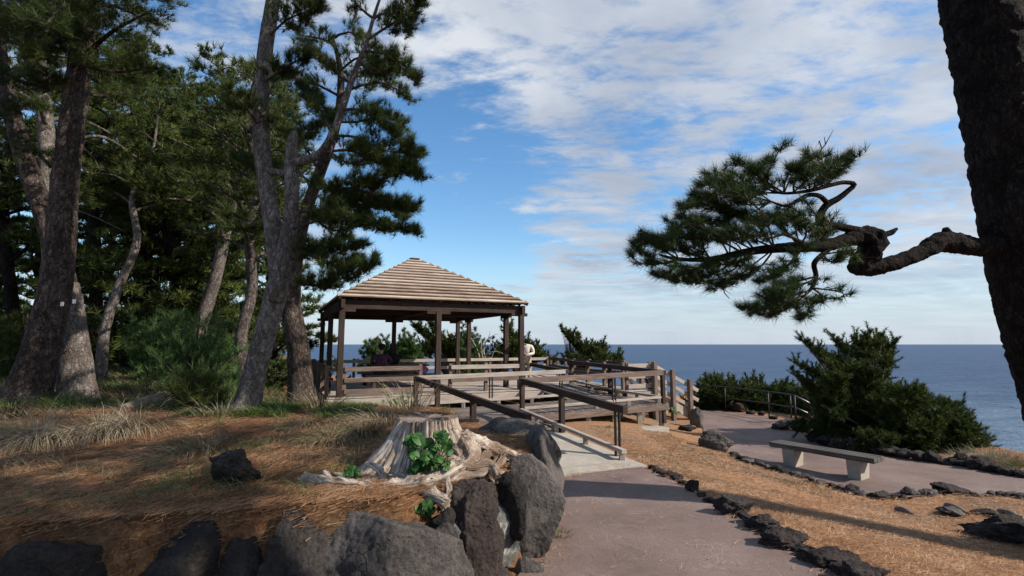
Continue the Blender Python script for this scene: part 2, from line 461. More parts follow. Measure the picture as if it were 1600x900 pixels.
def bark_mat(name, c_crack, c_lo, c_hi, sc=1.0, depth=.03):
    m, t, b = material(name)
    tcn = t.new('ShaderNodeTexCoord').outputs['Object']
    wn = t.new('ShaderNodeTexNoise'); wn.inputs['Scale'].default_value = 5 * sc; t.link(tcn, wn.inputs['Vector'])
    va = t.new('ShaderNodeVectorMath', operation='SCALE'); t.link(wn.outputs['Color'], va.inputs[0]); va.inputs['Scale'].default_value = .20 / sc
    vb = t.new('ShaderNodeVectorMath', operation='ADD'); t.link(tcn, vb.inputs[0]); t.link(va.outputs[0], vb.inputs[1])
    mp = t.mapping(vb.outputs[0], (1, 1, .42))
    v = t.new('ShaderNodeTexVoronoi', feature='DISTANCE_TO_EDGE'); v.inputs['Scale'].default_value = 13 * sc; t.link(mp, v.inputs['Vector'])
    v2 = t.new('ShaderNodeTexVoronoi', feature='DISTANCE_TO_EDGE'); v2.inputs['Scale'].default_value = 31 * sc; t.link(mp, v2.inputs['Vector'])
    vc = t.new('ShaderNodeTexVoronoi'); vc.inputs['Scale'].default_value = 13 * sc; t.link(mp, vc.inputs['Vector'])
    f = t.noise(tcn, 30, 7, .7); big = t.noise(tcn, 1.6, 4, .6)
    pl = t.ramp(v.outputs['Distance'], [(.0, 0.0), (.10, .8), (.25, 1.0)])
    pl2 = t.ramp(v2.outputs['Distance'], [(.0, .45), (.12, 1.0)])
    plate = t.math('MULTIPLY', pl, pl2)
    brk = t.ramp(t.noise(mp, 9 * sc, 5, .7), [(.40, 0.0), (.62, .85)])
    plate = t.math('MAXIMUM', plate, brk)
    fis = t.ramp(t.noise(t.mapping(tcn, (26 * sc, 26 * sc, 5 * sc)), 1.0, 5, .65, .8), [(.36, 0.0), (.50, 1.0)])
    plate = t.math('MULTIPLY', plate, t.math('ADD', t.math('MULTIPLY', fis, .55), .45))
    tone = t.math('ADD', t.math('MULTIPLY', f, .45), t.math('MULTIPLY', big, .55))
    sepc = t.new('ShaderNodeSeparateColor'); t.link(vc.outputs['Color'], sepc.inputs[0])
    tone = t.math('ADD', tone, t.math('MULTIPLY', t.math('SUBTRACT', sepc.outputs[0], .5), .22))
    c = t.ramp(tone, [(.40, c_lo), (.58, c_hi)])
    c = t.mix(plate, c_crack, c)
    t.link(c, b.inputs['Base Color']); b.inputs['Roughness'].default_value = .92; b.inputs['Specular IOR Level'].default_value = .12
    bump(t, b, t.math('ADD', plate, t.math('MULTIPLY', f, .4)), 1.0, depth)
    return m
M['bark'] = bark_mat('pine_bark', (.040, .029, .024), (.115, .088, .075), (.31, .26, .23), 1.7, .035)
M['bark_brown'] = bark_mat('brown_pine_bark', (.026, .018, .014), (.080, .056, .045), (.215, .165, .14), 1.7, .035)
M['bark_pale'] = bark_mat('pale_pine_bark', (.07, .052, .044), (.18, .148, .128), (.38, .33, .29), 1.5, .025)  # pale copy of the pine bark, sunlight put into its tone
M['bark_dark'] = bark_mat('dark_pine_bark', (.008, .006, .005), (.018, .0125, .0105), (.046, .033, .028), 1.1, .045)  # near-black copy, shade of the backlit trunk put into its colour
M['twig'] = bark_mat('twig_bark', (.03, .02, .015), (.07, .05, .04), (.16, .12, .10), 2.0, .005)

def leaf_mat(name, dark, mid, light, scale=1.3, trans=.28, rough=.55):
    m, t, b = material(name)
    geo = t.new('ShaderNodeNewGeometry'); n = t.noise(geo.outputs['Position'], scale, 4, .6)
    s = t.math('ADD', t.math('MULTIPLY', n, .62), t.math('MULTIPLY', geo.outputs['Random Per Island'], .38))
    c = t.ramp(s, [(.28, dark), (.5, mid), (.74, light)])
    t.link(c, b.inputs['Base Color']); b.inputs['Roughness'].default_value = rough; b.inputs['Specular IOR Level'].default_value = .25
    tr = t.new('ShaderNodeBsdfTranslucent'); t.link(c, tr.inputs[0])
    mx = t.new('ShaderNodeMixShader'); mx.inputs[0].default_value = trans
    t.link(b.outputs[0], mx.inputs[1]); t.link(tr.outputs[0], mx.inputs[2])
    out = [x for x in t.n if x.type == 'OUTPUT_MATERIAL'][0]; t.link(mx.outputs[0], out.inputs[0])
    return m
M['needles'] = leaf_mat('pine_needles', (.011, .021, .005), (.040, .064, .012), (.13, .155, .032))
M['needles_back'] = leaf_mat('distant_pine_needles', (.012, .023, .006), (.050, .078, .015), (.16, .185, .038))
M['needles_young'] = leaf_mat('young_pine_needles', (.035, .075, .022), (.075, .14, .038), (.15, .22, .07))
M['needles_branch'] = leaf_mat('branch_pine_needles', (.010, .022, .006), (.032, .058, .014), (.09, .125, .03), 3)
M['juniper'] = leaf_mat('juniper_leaves', (.012, .024, .006), (.044, .068, .014), (.13, .15, .035), 1.6)
M['shrub'] = leaf_mat('shrub_leaves', (.03, .06, .018), (.075, .115, .03), (.17, .20, .06), 1.2)
M['dry'] = leaf_mat('dry_grass_blades', (.13, .095, .055), (.28, .22, .14), (.48, .40, .28), 2.0, .2, .8)
M['dry_brown'] = leaf_mat('brown_grass_blades', (.06, .045, .022), (.15, .115, .06), (.32, .26, .16), 2.0, .2, .8)
M['green_grass'] = leaf_mat('green_grass_blades', (.03, .06, .015), (.08, .13, .03), (.20, .24, .08), 2.0, .25, .7)
M['litter'] = leaf_mat('fallen_needles', (.07, .028, .012), (.21, .098, .043), (.48, .30, .17), 1.5, .05, .9)  # lower albedo stands in for shade on the mound
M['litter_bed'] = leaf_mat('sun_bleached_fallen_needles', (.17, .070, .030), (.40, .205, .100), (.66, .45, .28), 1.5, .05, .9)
M['ivy'] = leaf_mat('broad_leaves', (.018, .052, .012), (.032, .095, .018), (.075, .18, .04), 9, .2, .5)

def plain(name, c, rough=.7, metal=0.0, var=.15):
    m, t, b = material(name)
    tcn = t.new('ShaderNodeTexCoord').outputs['Object']; n = t.noise(tcn, 12, 5, .6)
    lo = tuple(x * (1 - var) for x in c); hi = tuple(min(1, x * (1 + var)) for x in c)
    t.link(t.ramp(n, [(.35, lo), (.65, hi)]), b.inputs['Base Color'])
    b.inputs['Roughness'].default_value = rough; b.inputs['Metallic'].default_value = metal
    return m
M['iron'] = plain('dark_painted_iron', (.035, .028, .025), .5)
M['steel'] = plain('weathered_steel_tube', (.16, .155, .15), .35, .7)
M['skin'] = plain('skin', (.50, .30, .21), .6)
M['hair'] = plain('black_hair', (.015, .012, .011), .6)
M['cloth_purple'] = plain('purple_check_cloth', (.075, .028, .065), .9, 0, .6)
M['cloth_black'] = plain('black_cloth', (.020, .018, .022), .9)
M['cloth_white'] = plain('off_white_cloth', (.66, .60, .52), .9)
M['cloth_tan'] = plain('tan_cloth', (.42, .34, .25), .9)
M['cloth_red'] = plain('red_cloth', (.25, .04, .03), .8)
M['bag_purple'] = plain('purple_bag_cloth', (.28, .10, .26), .8, 0, .5)
M['paper'] = plain('white_plate', (.7, .7, .66), .6)
# ------------------------------------------------------------------ terrain, paths, sea
def axis(lo, hi, f0, f1, fine, coarse):
    xs = []; x = lo
    while x < f0: xs.append(x); x += max(fine, min(coarse, (f0 - x) * .12 + fine))
    x = f0
    while x < f1: xs.append(x); x += fine
    while x < hi: xs.append(x); x += max(fine, min(coarse, (x - f1) * .12 + fine))
    xs.append(hi); return xs
near_path_px = [(880, 748), (996, 724), (1035, 744), (1078, 764), (1112, 783), (1150, 806), (1200, 836), (1262, 872), (1330, 905)]
near_path = [G(*p).to_2d() for p in near_path_px] + [Vector(q) for q in ((3.4, 3.6), (4.6, 2.2), (5.5, -4), (-9, -4), (-8.5, .2), (-4.8, 1.75), (-3, 2.4), (-1.9, 2.8), (-.6, 3.15), (.02, 3.95), (.30, 4.7), (.38, 5.4), (.3, 6.2), (.5, 7.0))]
far_path_px = [(1078, 640), (1100, 636), (1140, 644), (1205, 652), (1240, 664), (1262, 688), (1330, 704), (1395, 712), (1450, 720), (1520, 730), (1600, 745)]
far_lo_px = [(1600, 777), (1540, 774), (1480, 770), (1420, 778), (1380, 778), (1330, 764), (1280, 752), (1235, 738), (1190, 722), (1150, 712), (1118, 700), (1100, 680), (1098, 660), (1070, 648)]
far_path = [G(*p).to_2d() for p in far_path_px] + [Vector((11.3, 8.2)), Vector((12.5, 6.2)), Vector((10.8, 5.6)), Vector((9.6, 7.6))] + [G(*p).to_2d() for p in far_lo_px]
path_polys = [[tuple(p) for p in near_path], [tuple(p) for p in far_path]]

xs = axis(-75, 45, -9, 13, .14, 3.0); ys = axis(-12, 100, 1.5, 21, .14, 3.0)
V = []
for y in ys:
    for x in xs:
        z = land_h(x, y)
        onp = max(sdist(pp, x, y) for pp in path_polys) if -9.5 < x < 13 and -5 < y < 21 else -1
        if onp > 0.02: z -= .05
        elif onp < -.12 and y > 0: z += .02 * noise.noise(Vector((x * 2.2, y * 2.2, 0))) + .012 * noise.noise(Vector((x * 6, y * 6, 1)))
        V.append((x, y, z))
F = []
nx = len(xs)
for j in range(len(ys) - 1):
    for i in range(nx - 1): F.append((j * nx + i, j * nx + i + 1, (j + 1) * nx + i + 1, (j + 1) * nx + i))
me = bpy.data.meshes.new('ground'); me.from_pydata(V, [], F); me.update()
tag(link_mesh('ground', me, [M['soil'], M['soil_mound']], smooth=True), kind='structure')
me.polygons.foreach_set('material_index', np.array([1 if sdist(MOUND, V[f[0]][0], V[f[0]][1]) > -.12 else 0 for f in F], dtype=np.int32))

def draped(name, poly, mat, lift=.012, res=.22):
    pts = []; n = len(poly)
    for i in range(n):
        a = Vector(poly[i]); b_ = Vector(poly[(i + 1) % n]); k = max(1, int((b_ - a).length / res))
        for j in range(k): pts.append(a.lerp(b_, j / k))
    nb_ = len(pts); edges = [(i, (i + 1) % nb_) for i in range(nb_)]
    x0 = min(p.x for p in pts); x1 = max(p.x for p in pts); y0 = min(p.y for p in pts); y1 = max(p.y for p in pts)
    pl = [tuple(p) for p in pts]
    x = x0
    while x < x1:
        y = y0
        while y < y1:
            if sdist(poly, x, y) > .1: pts.append(Vector((x, y)))
            y += res
        x += res
    vo_, eo, fo, *_ = geometry.delaunay_2d_cdt(pts, edges, [], 1, 1e-5)
    me = bpy.data.meshes.new(name)
    me.from_pydata([(p.x, p.y, base_h(p.x, p.y) + lift) for p in vo_], [], [tuple(f) for f in fo]); me.update()
    return link_mesh(name, me, mat, smooth=True)
p_near = draped('near_path', path_polys[0], M['path']); tag(p_near, kind='structure')
p_far = draped('far_path', path_polys[1], M['path'], .012, .35); tag(p_far, kind='structure')

# sea
m, t, b = material('sea_water')
pos = t.new('ShaderNodeNewGeometry').outputs['Position']
sp = t.new('ShaderNodeSeparateXYZ'); t.link(pos, sp.inputs[0])
w1 = t.noise(t.mapping(pos, (.10, .22, 1), (0, 0, .35)), 1.0, 6, .62, .4)
w2 = t.noise(t.mapping(pos, (.8, 1.5, 1), (0, 0, .2)), 1.0, 5, .6, .3)
w3 = t.noise(t.mapping(pos, (.012, .03, 1), (0, 0, .2)), 1.0, 6, .65)
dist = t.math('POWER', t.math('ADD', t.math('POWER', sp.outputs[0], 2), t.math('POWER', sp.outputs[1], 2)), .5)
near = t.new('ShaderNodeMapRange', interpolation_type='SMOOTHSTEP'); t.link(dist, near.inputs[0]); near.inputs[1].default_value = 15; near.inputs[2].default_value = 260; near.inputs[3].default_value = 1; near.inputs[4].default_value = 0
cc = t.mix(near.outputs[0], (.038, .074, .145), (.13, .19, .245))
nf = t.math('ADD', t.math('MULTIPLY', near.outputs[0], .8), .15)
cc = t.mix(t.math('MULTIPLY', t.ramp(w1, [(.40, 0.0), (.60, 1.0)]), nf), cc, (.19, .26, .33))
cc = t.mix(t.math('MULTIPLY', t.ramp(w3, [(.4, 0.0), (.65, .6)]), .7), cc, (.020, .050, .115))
w4 = t.noise(t.mapping(pos, (.035, .14, 1), (0, 0, .12)), 1.0, 7, .7)
cc = t.mix(t.math('MULTIPLY', t.ramp(w4, [(.42, 0.0), (.62, 1.0)]), .45), cc, (.10, .155, .235))
foam = t.math('MULTIPLY', t.ramp(w2, [(.66, 0.0), (.72, 1.0)]), t.ramp(w1, [(.55, 0.0), (.66, .8)]))
foam = t.math('MULTIPLY', foam, near.outputs[0])
cc = t.mix(foam, cc, (.75, .8, .82))
t.link(cc, b.inputs['Base Color']); b.inputs['Roughness'].default_value = .42; b.inputs['Specular IOR Level'].default_value = .16; b.inputs['IOR'].default_value = 1.2
bump(t, b, t.math('ADD', t.math('MULTIPLY', w1, 1.6), t.math('MULTIPLY', w2, .4)), 1.0, 1.2)
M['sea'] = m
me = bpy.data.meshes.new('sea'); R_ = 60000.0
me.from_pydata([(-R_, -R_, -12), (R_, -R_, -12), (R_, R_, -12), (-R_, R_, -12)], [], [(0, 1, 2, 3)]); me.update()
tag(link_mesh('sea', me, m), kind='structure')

# fallen needles on the ground near the camera
rng = np.random.default_rng(5)
def strew(name, count, region, mat, length, width, zf, flow=None, lift=.012, seed=1):
    r = random.Random(seed); V = []
    tries = 0
    while len(V) < count * 3 and tries < count * 8:
        tries += 1
        x, y = region(r)
        if x is None: continue
        z = zf(x, y) + lift + r.random() * .015
        a = (flow(x, y) if flow else 0) + r.gauss(0, .75 if flow else 3)
        L = length * r.uniform(.5, 1.2); wd = width * (.6 + .14 * y) 
        dx, dy = math.cos(a) * L / 2, math.sin(a) * L / 2; tz = r.uniform(-.012, .022)
        px, py = -math.sin(a) * wd / 2, math.cos(a) * wd / 2
        V += [(x - dx - px, y - dy - py, z), (x - dx + px, y - dy + py, z + width * .5), (x + dx, y + dy, z + tz + .004)]
    o = link_mesh(name, tris_mesh(name, np.array(V)), mat); tag(o, kind='stuff'); return o
def reg_mound(r):
    y = 2.2 + 7.5 * r.random() ** 1.4; x = r.uniform(-1.1 * y - .3, .5)
    return (x, y) if sdist(MOUND, x, y) > .06 else (None, None)
def reg_edge(r):
    y = r.uniform(2.6, 6.6); x = r.uniform(-3.6, .45); m_ = sdist(MOUND, x, y)
    return (x, y) if -.02 < m_ < .55 else (None, None)
def reg_bed(r):
    y = 3.2 + 9 * r.random() ** 1.2; x = r.uniform(.8, 1.12 * y + .4)
    if max(sdist(p, x, y) for p in path_polys) > -.05 or sdist(LAND, x, y) < 0 or sdist(MOUND, x, y) > -.1: return (None, None)
    if 0.9 < x < 1.85 and y > 8.2: return (None, None)
    return (x, y)
def reg_path(r):
    y = 3.2 + 6 * r.random() ** 1.2; x = r.uniform(-.2, .75 * y)
    return (x, y) if sdist(path_polys[0], x, y) > .0 else (None, None)
flow = lambda x, y: .5 + 1.2 * noise.noise(Vector((x * .6, y * .6, 9)))
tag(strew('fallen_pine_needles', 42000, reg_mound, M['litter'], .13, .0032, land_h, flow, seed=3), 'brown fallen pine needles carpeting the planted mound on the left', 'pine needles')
tag(strew('bleached_pine_needles', 60000, reg_bed, M['litter_bed'], .11, .0034, land_h, None, seed=4), 'orange sun-bleached needles covering the bed between the two paths', 'pine needles')
tag(strew('stray_pine_needles', 500, reg_path, M['litter_bed'], .11, .0030, base_h, None, .016, 6), 'stray pale needles scattered over the near pink path', 'pine needles')
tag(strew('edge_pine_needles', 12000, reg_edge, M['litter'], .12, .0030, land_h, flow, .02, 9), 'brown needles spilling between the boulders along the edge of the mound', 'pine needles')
def reg_edge2(r):
    y = r.uniform(3.4, 8.6); x = r.uniform(.2, 4.2); m_ = sdist(path_polys[0], x, y)
    return (x, y) if -.05 < m_ < .22 * r.random() ** 1.5 + .02 and sdist(MOUND, x, y) < -.02 else (None, None)
tag(strew('path_edge_needles', 2600, reg_edge2, M['litter_bed'], .09, .0030, base_h, None, .016, 12), 'dry needles drifted along the edges of the near path', 'pine needles')
# ------------------------------------------------------------------ the deck's own frame: a along its front, b away from the camera
A0 = Vector((-4.6, 13.5, 0)); U = Vector((.9051, .4252, 0)); W = Vector((-.4252, .9051, 0))
def L(a, b, z): return A0 + U * a + W * b + Vector((0, 0, z))
DZ = 0.5
random.seed(11)

# deck
deck = thing('timber_deck', L(3, 3, 0), 'raised weathered timber deck under the pavilion reaching to the sea side', 'deck')
mb = MB()
def boards(mb, a0, a1, b0, b1, z0, z1=None, along='a', wd=.135, gap=.012, th=.035):
    z1 = z0 if z1 is None else z1
    if along == 'a':                            # boards run along a, z varies with a
        b_ = b0
        while b_ < b1 - .02:
            e = min(b_ + wd, b1); mb.beam(L(a0, (b_ + e) / 2, z0 - th / 2), L(a1, (b_ + e) / 2, z1 - th / 2), e - b_, th); b_ = e + gap
    else:
        b_ = a0
        while b_ < a1 - .02:
            e = min(b_ + wd, a1); mb.beam(L((b_ + e) / 2, b0, z0 - th / 2), L((b_ + e) / 2, b1, z1 - th / 2), e - b_, th); b_ = e + gap
boards(mb, -.3, 6.1, -.12, 6.6, DZ); boards(mb, 6.11, 8.06, 1.4, 6.6, DZ); boards(mb, 8.07, 9.2, -1.75, 6.6, DZ); boards(mb, 9.21, 10.1, 3.0, 6.6, DZ)
mb.build('floor_boards', M['wood_pale'], deck)
mb = MB()
mb.beam(L(-.32, -.15, .335), L(6.1, -.15, .335), .05, .24); mb.beam(L(-.34, -.15, .335), L(-.34, 6.6, .335), .05, .24)
mb.beam(L(8.07, -1.79, .335), L(9.22, -1.79, .335), .05, .24); mb.beam(L(6.12, -.1, .3), L(6.12, 1.4, .3), .05, .2)
mb.beam(L(9.23, -1.79, .335), L(9.23, 3.0, .335), .05, .24)
mb.build('fascia', M['wood_pale'], deck)
mb = MB()
for a in (0, 1.5, 3, 4.5, 6, 7.2, 8.2, 9.1):
    for b_ in (-.05, 4, 6.4):
        if a > 7 and b_ < 0: b_ = -1.65 if a > 8 else 1.5
        mb = MB(); mb.beam(L(a, b_, -.6), L(a, b_, .21), .14, .14); mb.build('support_post', M['wood_dark'], deck)
for b_ in (.1, 4, 6.3):
    mb = MB(); mb.beam(L(-.2, b_, .29), L(6, b_, .29), .1, .14); mb.build('joist', M['wood_dark'], deck)

# ramp: three legs between handrails
def rz(b_): return .25 * sstep(0, 1, (b_ + 7.4) / 3.9) * .4 + .25 * min(1, max(0, (b_ + 7.4) / 3.9)) * .6
ramp = thing('wheelchair_ramp', L(2.7, -7.4, 0), 'switchback access ramp climbing from the pink path to the pavilion deck', 'ramp')
me_v = []; 
NB = 14
b0c, b1c = -7.75, -5.15
for i in range(NB + 1):
    b_ = b0c + (b1c - b0c) * i / NB
    for a in (1.62, 3.78): me_v.append(L(a, b_, base_h(*L(a, b_, 0).to_2d()) * (1 - i / NB) + .034 + .19 * max(0, (b_ + 7.4)) / 3.9 * 1.1))
zc_end = me_v[-1].z
fs = [(2 * i, 2 * i + 1, 2 * i + 3, 2 * i + 2) for i in range(NB)]
n0 = len(me_v)
for i in range(NB + 1):
    for k in (0, 1): q = me_v[2 * i + k].copy(); q.z = -.3; me_v.append(q)
fs += [(2 * i + 2, n0 + 2 * i + 2, n0 + 2 * i, 2 * i) for i in range(NB)] + [(2 * i + 1, n0 + 2 * i + 1, n0 + 2 * i + 3, 2 * i + 3) for i in range(NB)]
fs += [(0, n0, n0 + 1, 1)]
me = bpy.data.meshes.new('concrete_slope'); me.from_pydata([tuple(p) for p in me_v], [], fs); me.update()
link_mesh('concrete_slope', me, M['concrete'], ramp)
mb = MB()
b_ = -5.14
while b_ < -1.52:
    z = zc_end + (.25 - zc_end) * min(1, (b_ + 5.14) / 1.7) - .0175
    e = b_ + .135; mb.beam(L(1.66, (b_ + e) / 2, z), L(3.72 if b_ < -3.5 else 3.70, (b_ + e) / 2, z), .135, .035); b_ = e + .012
a_ = 3.72
while a_ < 8.0:
    z = .25 + .08 * (a_ - 3.7) / 4.3 - .0175
    e = a_ + .135; mb.beam(L((a_ + e) / 2, -3.5, z), L((a_ + e) / 2, -1.5, z), .135, .035); a_ = e + .012
b_ = -1.49
while b_ < 1.38:
    z = .33 + .17 * (b_ + 1.49) / 2.87 - .0175
    e = b_ + .135; mb.beam(L(6.14, (b_ + e) / 2, z), L(8.04, (b_ + e) / 2, z), .135, .035); b_ = e + .012
mb.build('board_floor', M['wood_deck'], ramp)
mb = MB()
mb.beam(L(3.75, -3.53, .15), L(8.06, -3.53, .22), .05, .15); mb.beam(L(8.06, -3.55, .22), L(8.06, -1.8, .22), .05, .15)
mb.beam(L(3.75, -5.1, .12), L(3.75, -3.5, .15), .05, .15)
mb.build('edge_beam', M['wood_mid'], ramp)
for a in (4.0, 4.8, 5.6, 6.4, 7.2, 7.95):
    for b_ in (-3.4, -2.6, -1.7):
        mb = MB(); mb.beam(L(a, b_, -.75), L(a, b_, .19), .12, .12); mb.build('support_block', M['concrete'], ramp)
def kerb(pts, blocks=1.0):
    mb = MB()
    for p0, p1 in zip(pts[:-1], pts[1:]):
        p0 = L(*p0); p1 = L(*p1); mb.beam(p0 + Vector((0, 0, .15)), p1 + Vector((0, 0, .15)), .1, .06)
        n = max(2, int((p1 - p0).length / blocks))
        for i in range(n + 1):
            q = p0.lerp(p1, .03 + .94 * i / n); mb.beam(q + Vector((0, 0, -.02)), q + Vector((0, 0, .12)), .09, .09)
    mb.build('kerb_rail', M['wood_pale'], ramp)
kerb([(3.62, -7.4, .02), (3.62, -5.15, zc_end), (3.62, -3.6, .25)])
kerb([(3.72, -3.44, .25), (7.95, -3.44, .33)]); kerb([(1.75, -7.3, .02), (1.75, -5.15, zc_end), (1.75, -1.62, .25)])
kerb([(1.8, -1.56, .25), (6.1, -1.56, .30)]); kerb([(6.2, -1.4, .34), (6.2, 1.3, .49)]); kerb([(7.95, -3.3, .33), (7.95, -1.5, .34), (7.95, 1.3, .49)])
mb = MB(); mb.box(L(6.75, -3.95, -.26), 1.5, .45, .14, math.atan2(U.y, U.x)); mb.build('foot_slab', M['concrete'], ramp)

def handrail(pts, mats, posts, label, top_w=.085, top_h=.115):
    o = thing('handrail', pts[0].copy() - Vector((0, 0, .8)), label, 'handrail')
    for (p0, p1), mt in zip(zip(pts[:-1], pts[1:]), mats):
        mb = MB(); d = (p1 - p0).normalized(); mb.beam(p0 - d * .05, p1 + d * .04, top_w, top_h); mb.build('top_rail', M[mt], o)
    for p, h, kind in posts:
        mb = MB()
        if kind == 'wood': mb.beam(p, p + Vector((0, 0, h)), .10, .10, up=W); mb.build('post', M['wood_dark'], o)
        else:
            for s_ in (-1, 1): mb.beam(p + U * .04 * s_, p + U * .04 * s_ + Vector((0, 0, h)), .028, .05, up=W)
            mb.build('post', M['iron'], o)
    return o
hA = [L(1.68, -7.75, .87), L(1.68, -1.49, 1.045), L(6.14, -1.49, 1.11), L(6.14, 1.37, 1.265)]
handrail(hA, ['wood_dark', 'wood_pale', 'wood_dark'],  # dark pieces carry shade in their colour, the pale one sunlight
         [(L(1.68, -7.5, -.15), 1.0, 'wood'), (L(1.68, -5.6, -.15), 1.06, 'wood'), (L(1.68, -3.4, .05), .92, 'wood'), (L(1.68, -1.52, 0), 1.03, 'wood'), (L(3.75, -1.49, .1), .94, 'iron'), (L(5.95, -1.49, .1), .96, 'iron'), (L(6.14, 1.3, .4), .82, 'wood')],
         'left handrail of the access ramp, dark brown slope turning to a pale level rail')
hB = [L(3.70, -7.3, .82), L(3.70, -3.47, 1.045), L(8.02, -3.47, 1.135), L(8.02, 1.37, 1.265)]
handrail(hB, ['wood_dark', 'wood_mid', 'wood_dark'],  # shaded side of the sloping pieces put into their dark timber
         [(L(3.70, -7.12, -.08), .86, 'iron'), (L(3.70, -5.3, -.05), .93, 'wood'), (L(3.70, -3.5, 0), 1.0, 'wood'), (L(6.35, -3.47, .1), 1.0, 'iron'), (L(7.97, -3.47, -.2), 1.28, 'wood'), (L(8.02, -1.0, .2), .98, 'wood'), (L(8.02, 1.3, .4), .82, 'wood')],
         'right handrail of the access ramp with the big square end beam beside the orange bed', .095, .13)

def fence(pts, mats, hts, label, post_every=1.6, ph=.84, group=None, thick=.05, bh=.125, pmat='wood_mid', skip=()):
    o = thing('fence', pts[0].copy(), label, 'fence', group)
    for p0, p1 in zip(pts[:-1], pts[1:]):
        for h, mt in zip(hts, mats):
            mb = MB(); mb.beam(p0 + Vector((0, 0, h)), p1 + Vector((0, 0, h)), thick, bh); mb.build('rail', M[mt], o)
        n = max(1, round((p1 - p0).length / post_every)); side = (p1 - p0).normalized().cross(Vector((0, 0, 1)))
        for i in range(n + 1):
            if i == 0 and p0 is not pts[0]: continue
            if i in skip: continue
            q = p0.lerp(p1, i / n) - side * .08
            mb = MB(); mb.beam(q - Vector((0, 0, .1)), q + Vector((0, 0, ph)), .1, .1, up=side); mb.build('post', M[pmat], o)
    return o
fence([L(.12, -.03, DZ), L(2.2, -.03, DZ)], ['wood_mid'] * 3, [.14, .44, .73], 'three board front fence of the pavilion on the left of its opening', 1.55)
fence([L(3.1, -.03, DZ), L(5.35, -.03, DZ)], ['wood_pale', 'wood_mid'], [.73, .36], 'pale front fence of the pavilion between the middle post and the right corner post', 1.15)
fence([L(-.22, .2, DZ), L(-.22, 6.4, DZ)], ['wood_mid'] * 3, [.14, .44, .73], 'shaded side fence of the pavilion facing the pine wood', 1.55)
fence([L(-.2, 6.5, DZ), L(10.0, 6.5, DZ)], ['wood_pale'] * 2, [.73, .42], 'long pale back fence of the deck overlooking the sea', 1.45)
fence([L(10.0, 6.4, DZ), L(9.15, 3.0, DZ), L(9.15, -.25, DZ)], ['wood_dark', 'wood_dark'], [.75, .42], 'dark side fence of the deck running from the back corner to the stairs', 1.1)
fence([L(8.2, -1.7, DZ), L(9.1, -1.7, DZ)], ['wood_pale'] * 3, [.12, .42, .74], 'short pale fence at the head of the stairs', .9)
fence([L(8.16, -1.6, DZ), L(8.16, 1.3, DZ)], ['wood_mid'] * 2, [.42, .72], 'brown dividing fence between the upper ramp and the stair landing', .95)

# stairs
st = thing('stairs', L(9.2, -1, -.4), 'short timber stairs going down from the deck to the far path', 'stairs')
for s_ in (-1.72, -.3):
    mb = MB(); mb.beam(L(9.2, s_, .30), L(10.95, s_, -.50), .06, .26); mb.build('stringer', M['wood_pale'], st)
for k in range(5):
    mb = MB(); mb.beam(L(9.36 + .3 * k, -1.7, .34 - .155 * k), L(9.36 + .3 * k, -.3, .34 - .155 * k), .28, .05); mb.build('tread', M['wood_pale'], st)
for s_, lab in ((-1.76, 'near stair railing of the deck with three sloping boards and stout posts'), (-.26, 'far stair railing of the deck seen through the near one')):
    o = thing('stair_railing', L(9.15, s_, .5), lab, 'railing')
    for h in (.76, .45, .12):
        mb = MB(); mb.beam(L(9.1, s_, .5 + h), L(10.95, s_, .5 + h - .86), .05, .115); mb.build('rail', M['wood_pale'], o)
    for a, zt in ((9.12, 1.36), (9.84, 1.10), (10.55, .78)):
        mb = MB(); mb.beam(L(a, s_ - .07, -.7), L(a, s_ - .07, zt), .13, .13, up=W); mb.build('post', M['wood_mid'], o)

# pavilion
pav = thing('pavilion', L(2.7, 3.05, DZ), 'open timber pavilion with a slatted hip roof on the deck', 'pavilion')
PT = 2.86
posts = [(0, 0), (2.7, 0), (5.4, 0), (5.4, 1.15), (5.4, 4.75), (5.4, 6.1), (2.7, 6.1), (0, 6.1), (0, 3.05)]
for a, b_ in posts:
    mb = MB(); mb.beam(L(a, b_, DZ - (.75 if b_ == 0 else 0)), L(a, b_, PT), .15, .15, up=W)
    mb.build('post', M['wood_dark'], pav)
for a, b_ in posts:
    mb = MB()
    if b_ in (0, 6.1): mb.beam(L(max(-.2, a - .35), b_, PT - .03), L(min(5.6, a + .35), b_, PT - .03), .11, .1)
    else: mb.beam(L(a, b_ - .35, PT - .03), L(a, b_ + .35, PT - .03), .11, .1)
    mb.build('bracket', M['wood_dark'], pav)
for p0, p1 in (((-.10, 0), (5.50, 0)), ((-.10, 6.1), (5.50, 6.1)), ((0, -.2), (0, 6.3)), ((5.4, -.2), (5.4, 6.3)), ((2.7, 0.1), (2.7, 6.0)), ((.1, 3.05), (5.3, 3.05))):
    inner = p0[0] == 2.7 or p0[1] == 3.05; cross = p0[0] in (0, 5.4)
    mb = MB(); mb.beam(L(*p0, PT + .125 + (.004 if cross else 0)), L(*p1, PT + .125 + (.004 if cross else 0)), .1, .17 if inner else .24 - (.008 if cross else 0)); mb.build('beam', M['wood_dark'], pav)
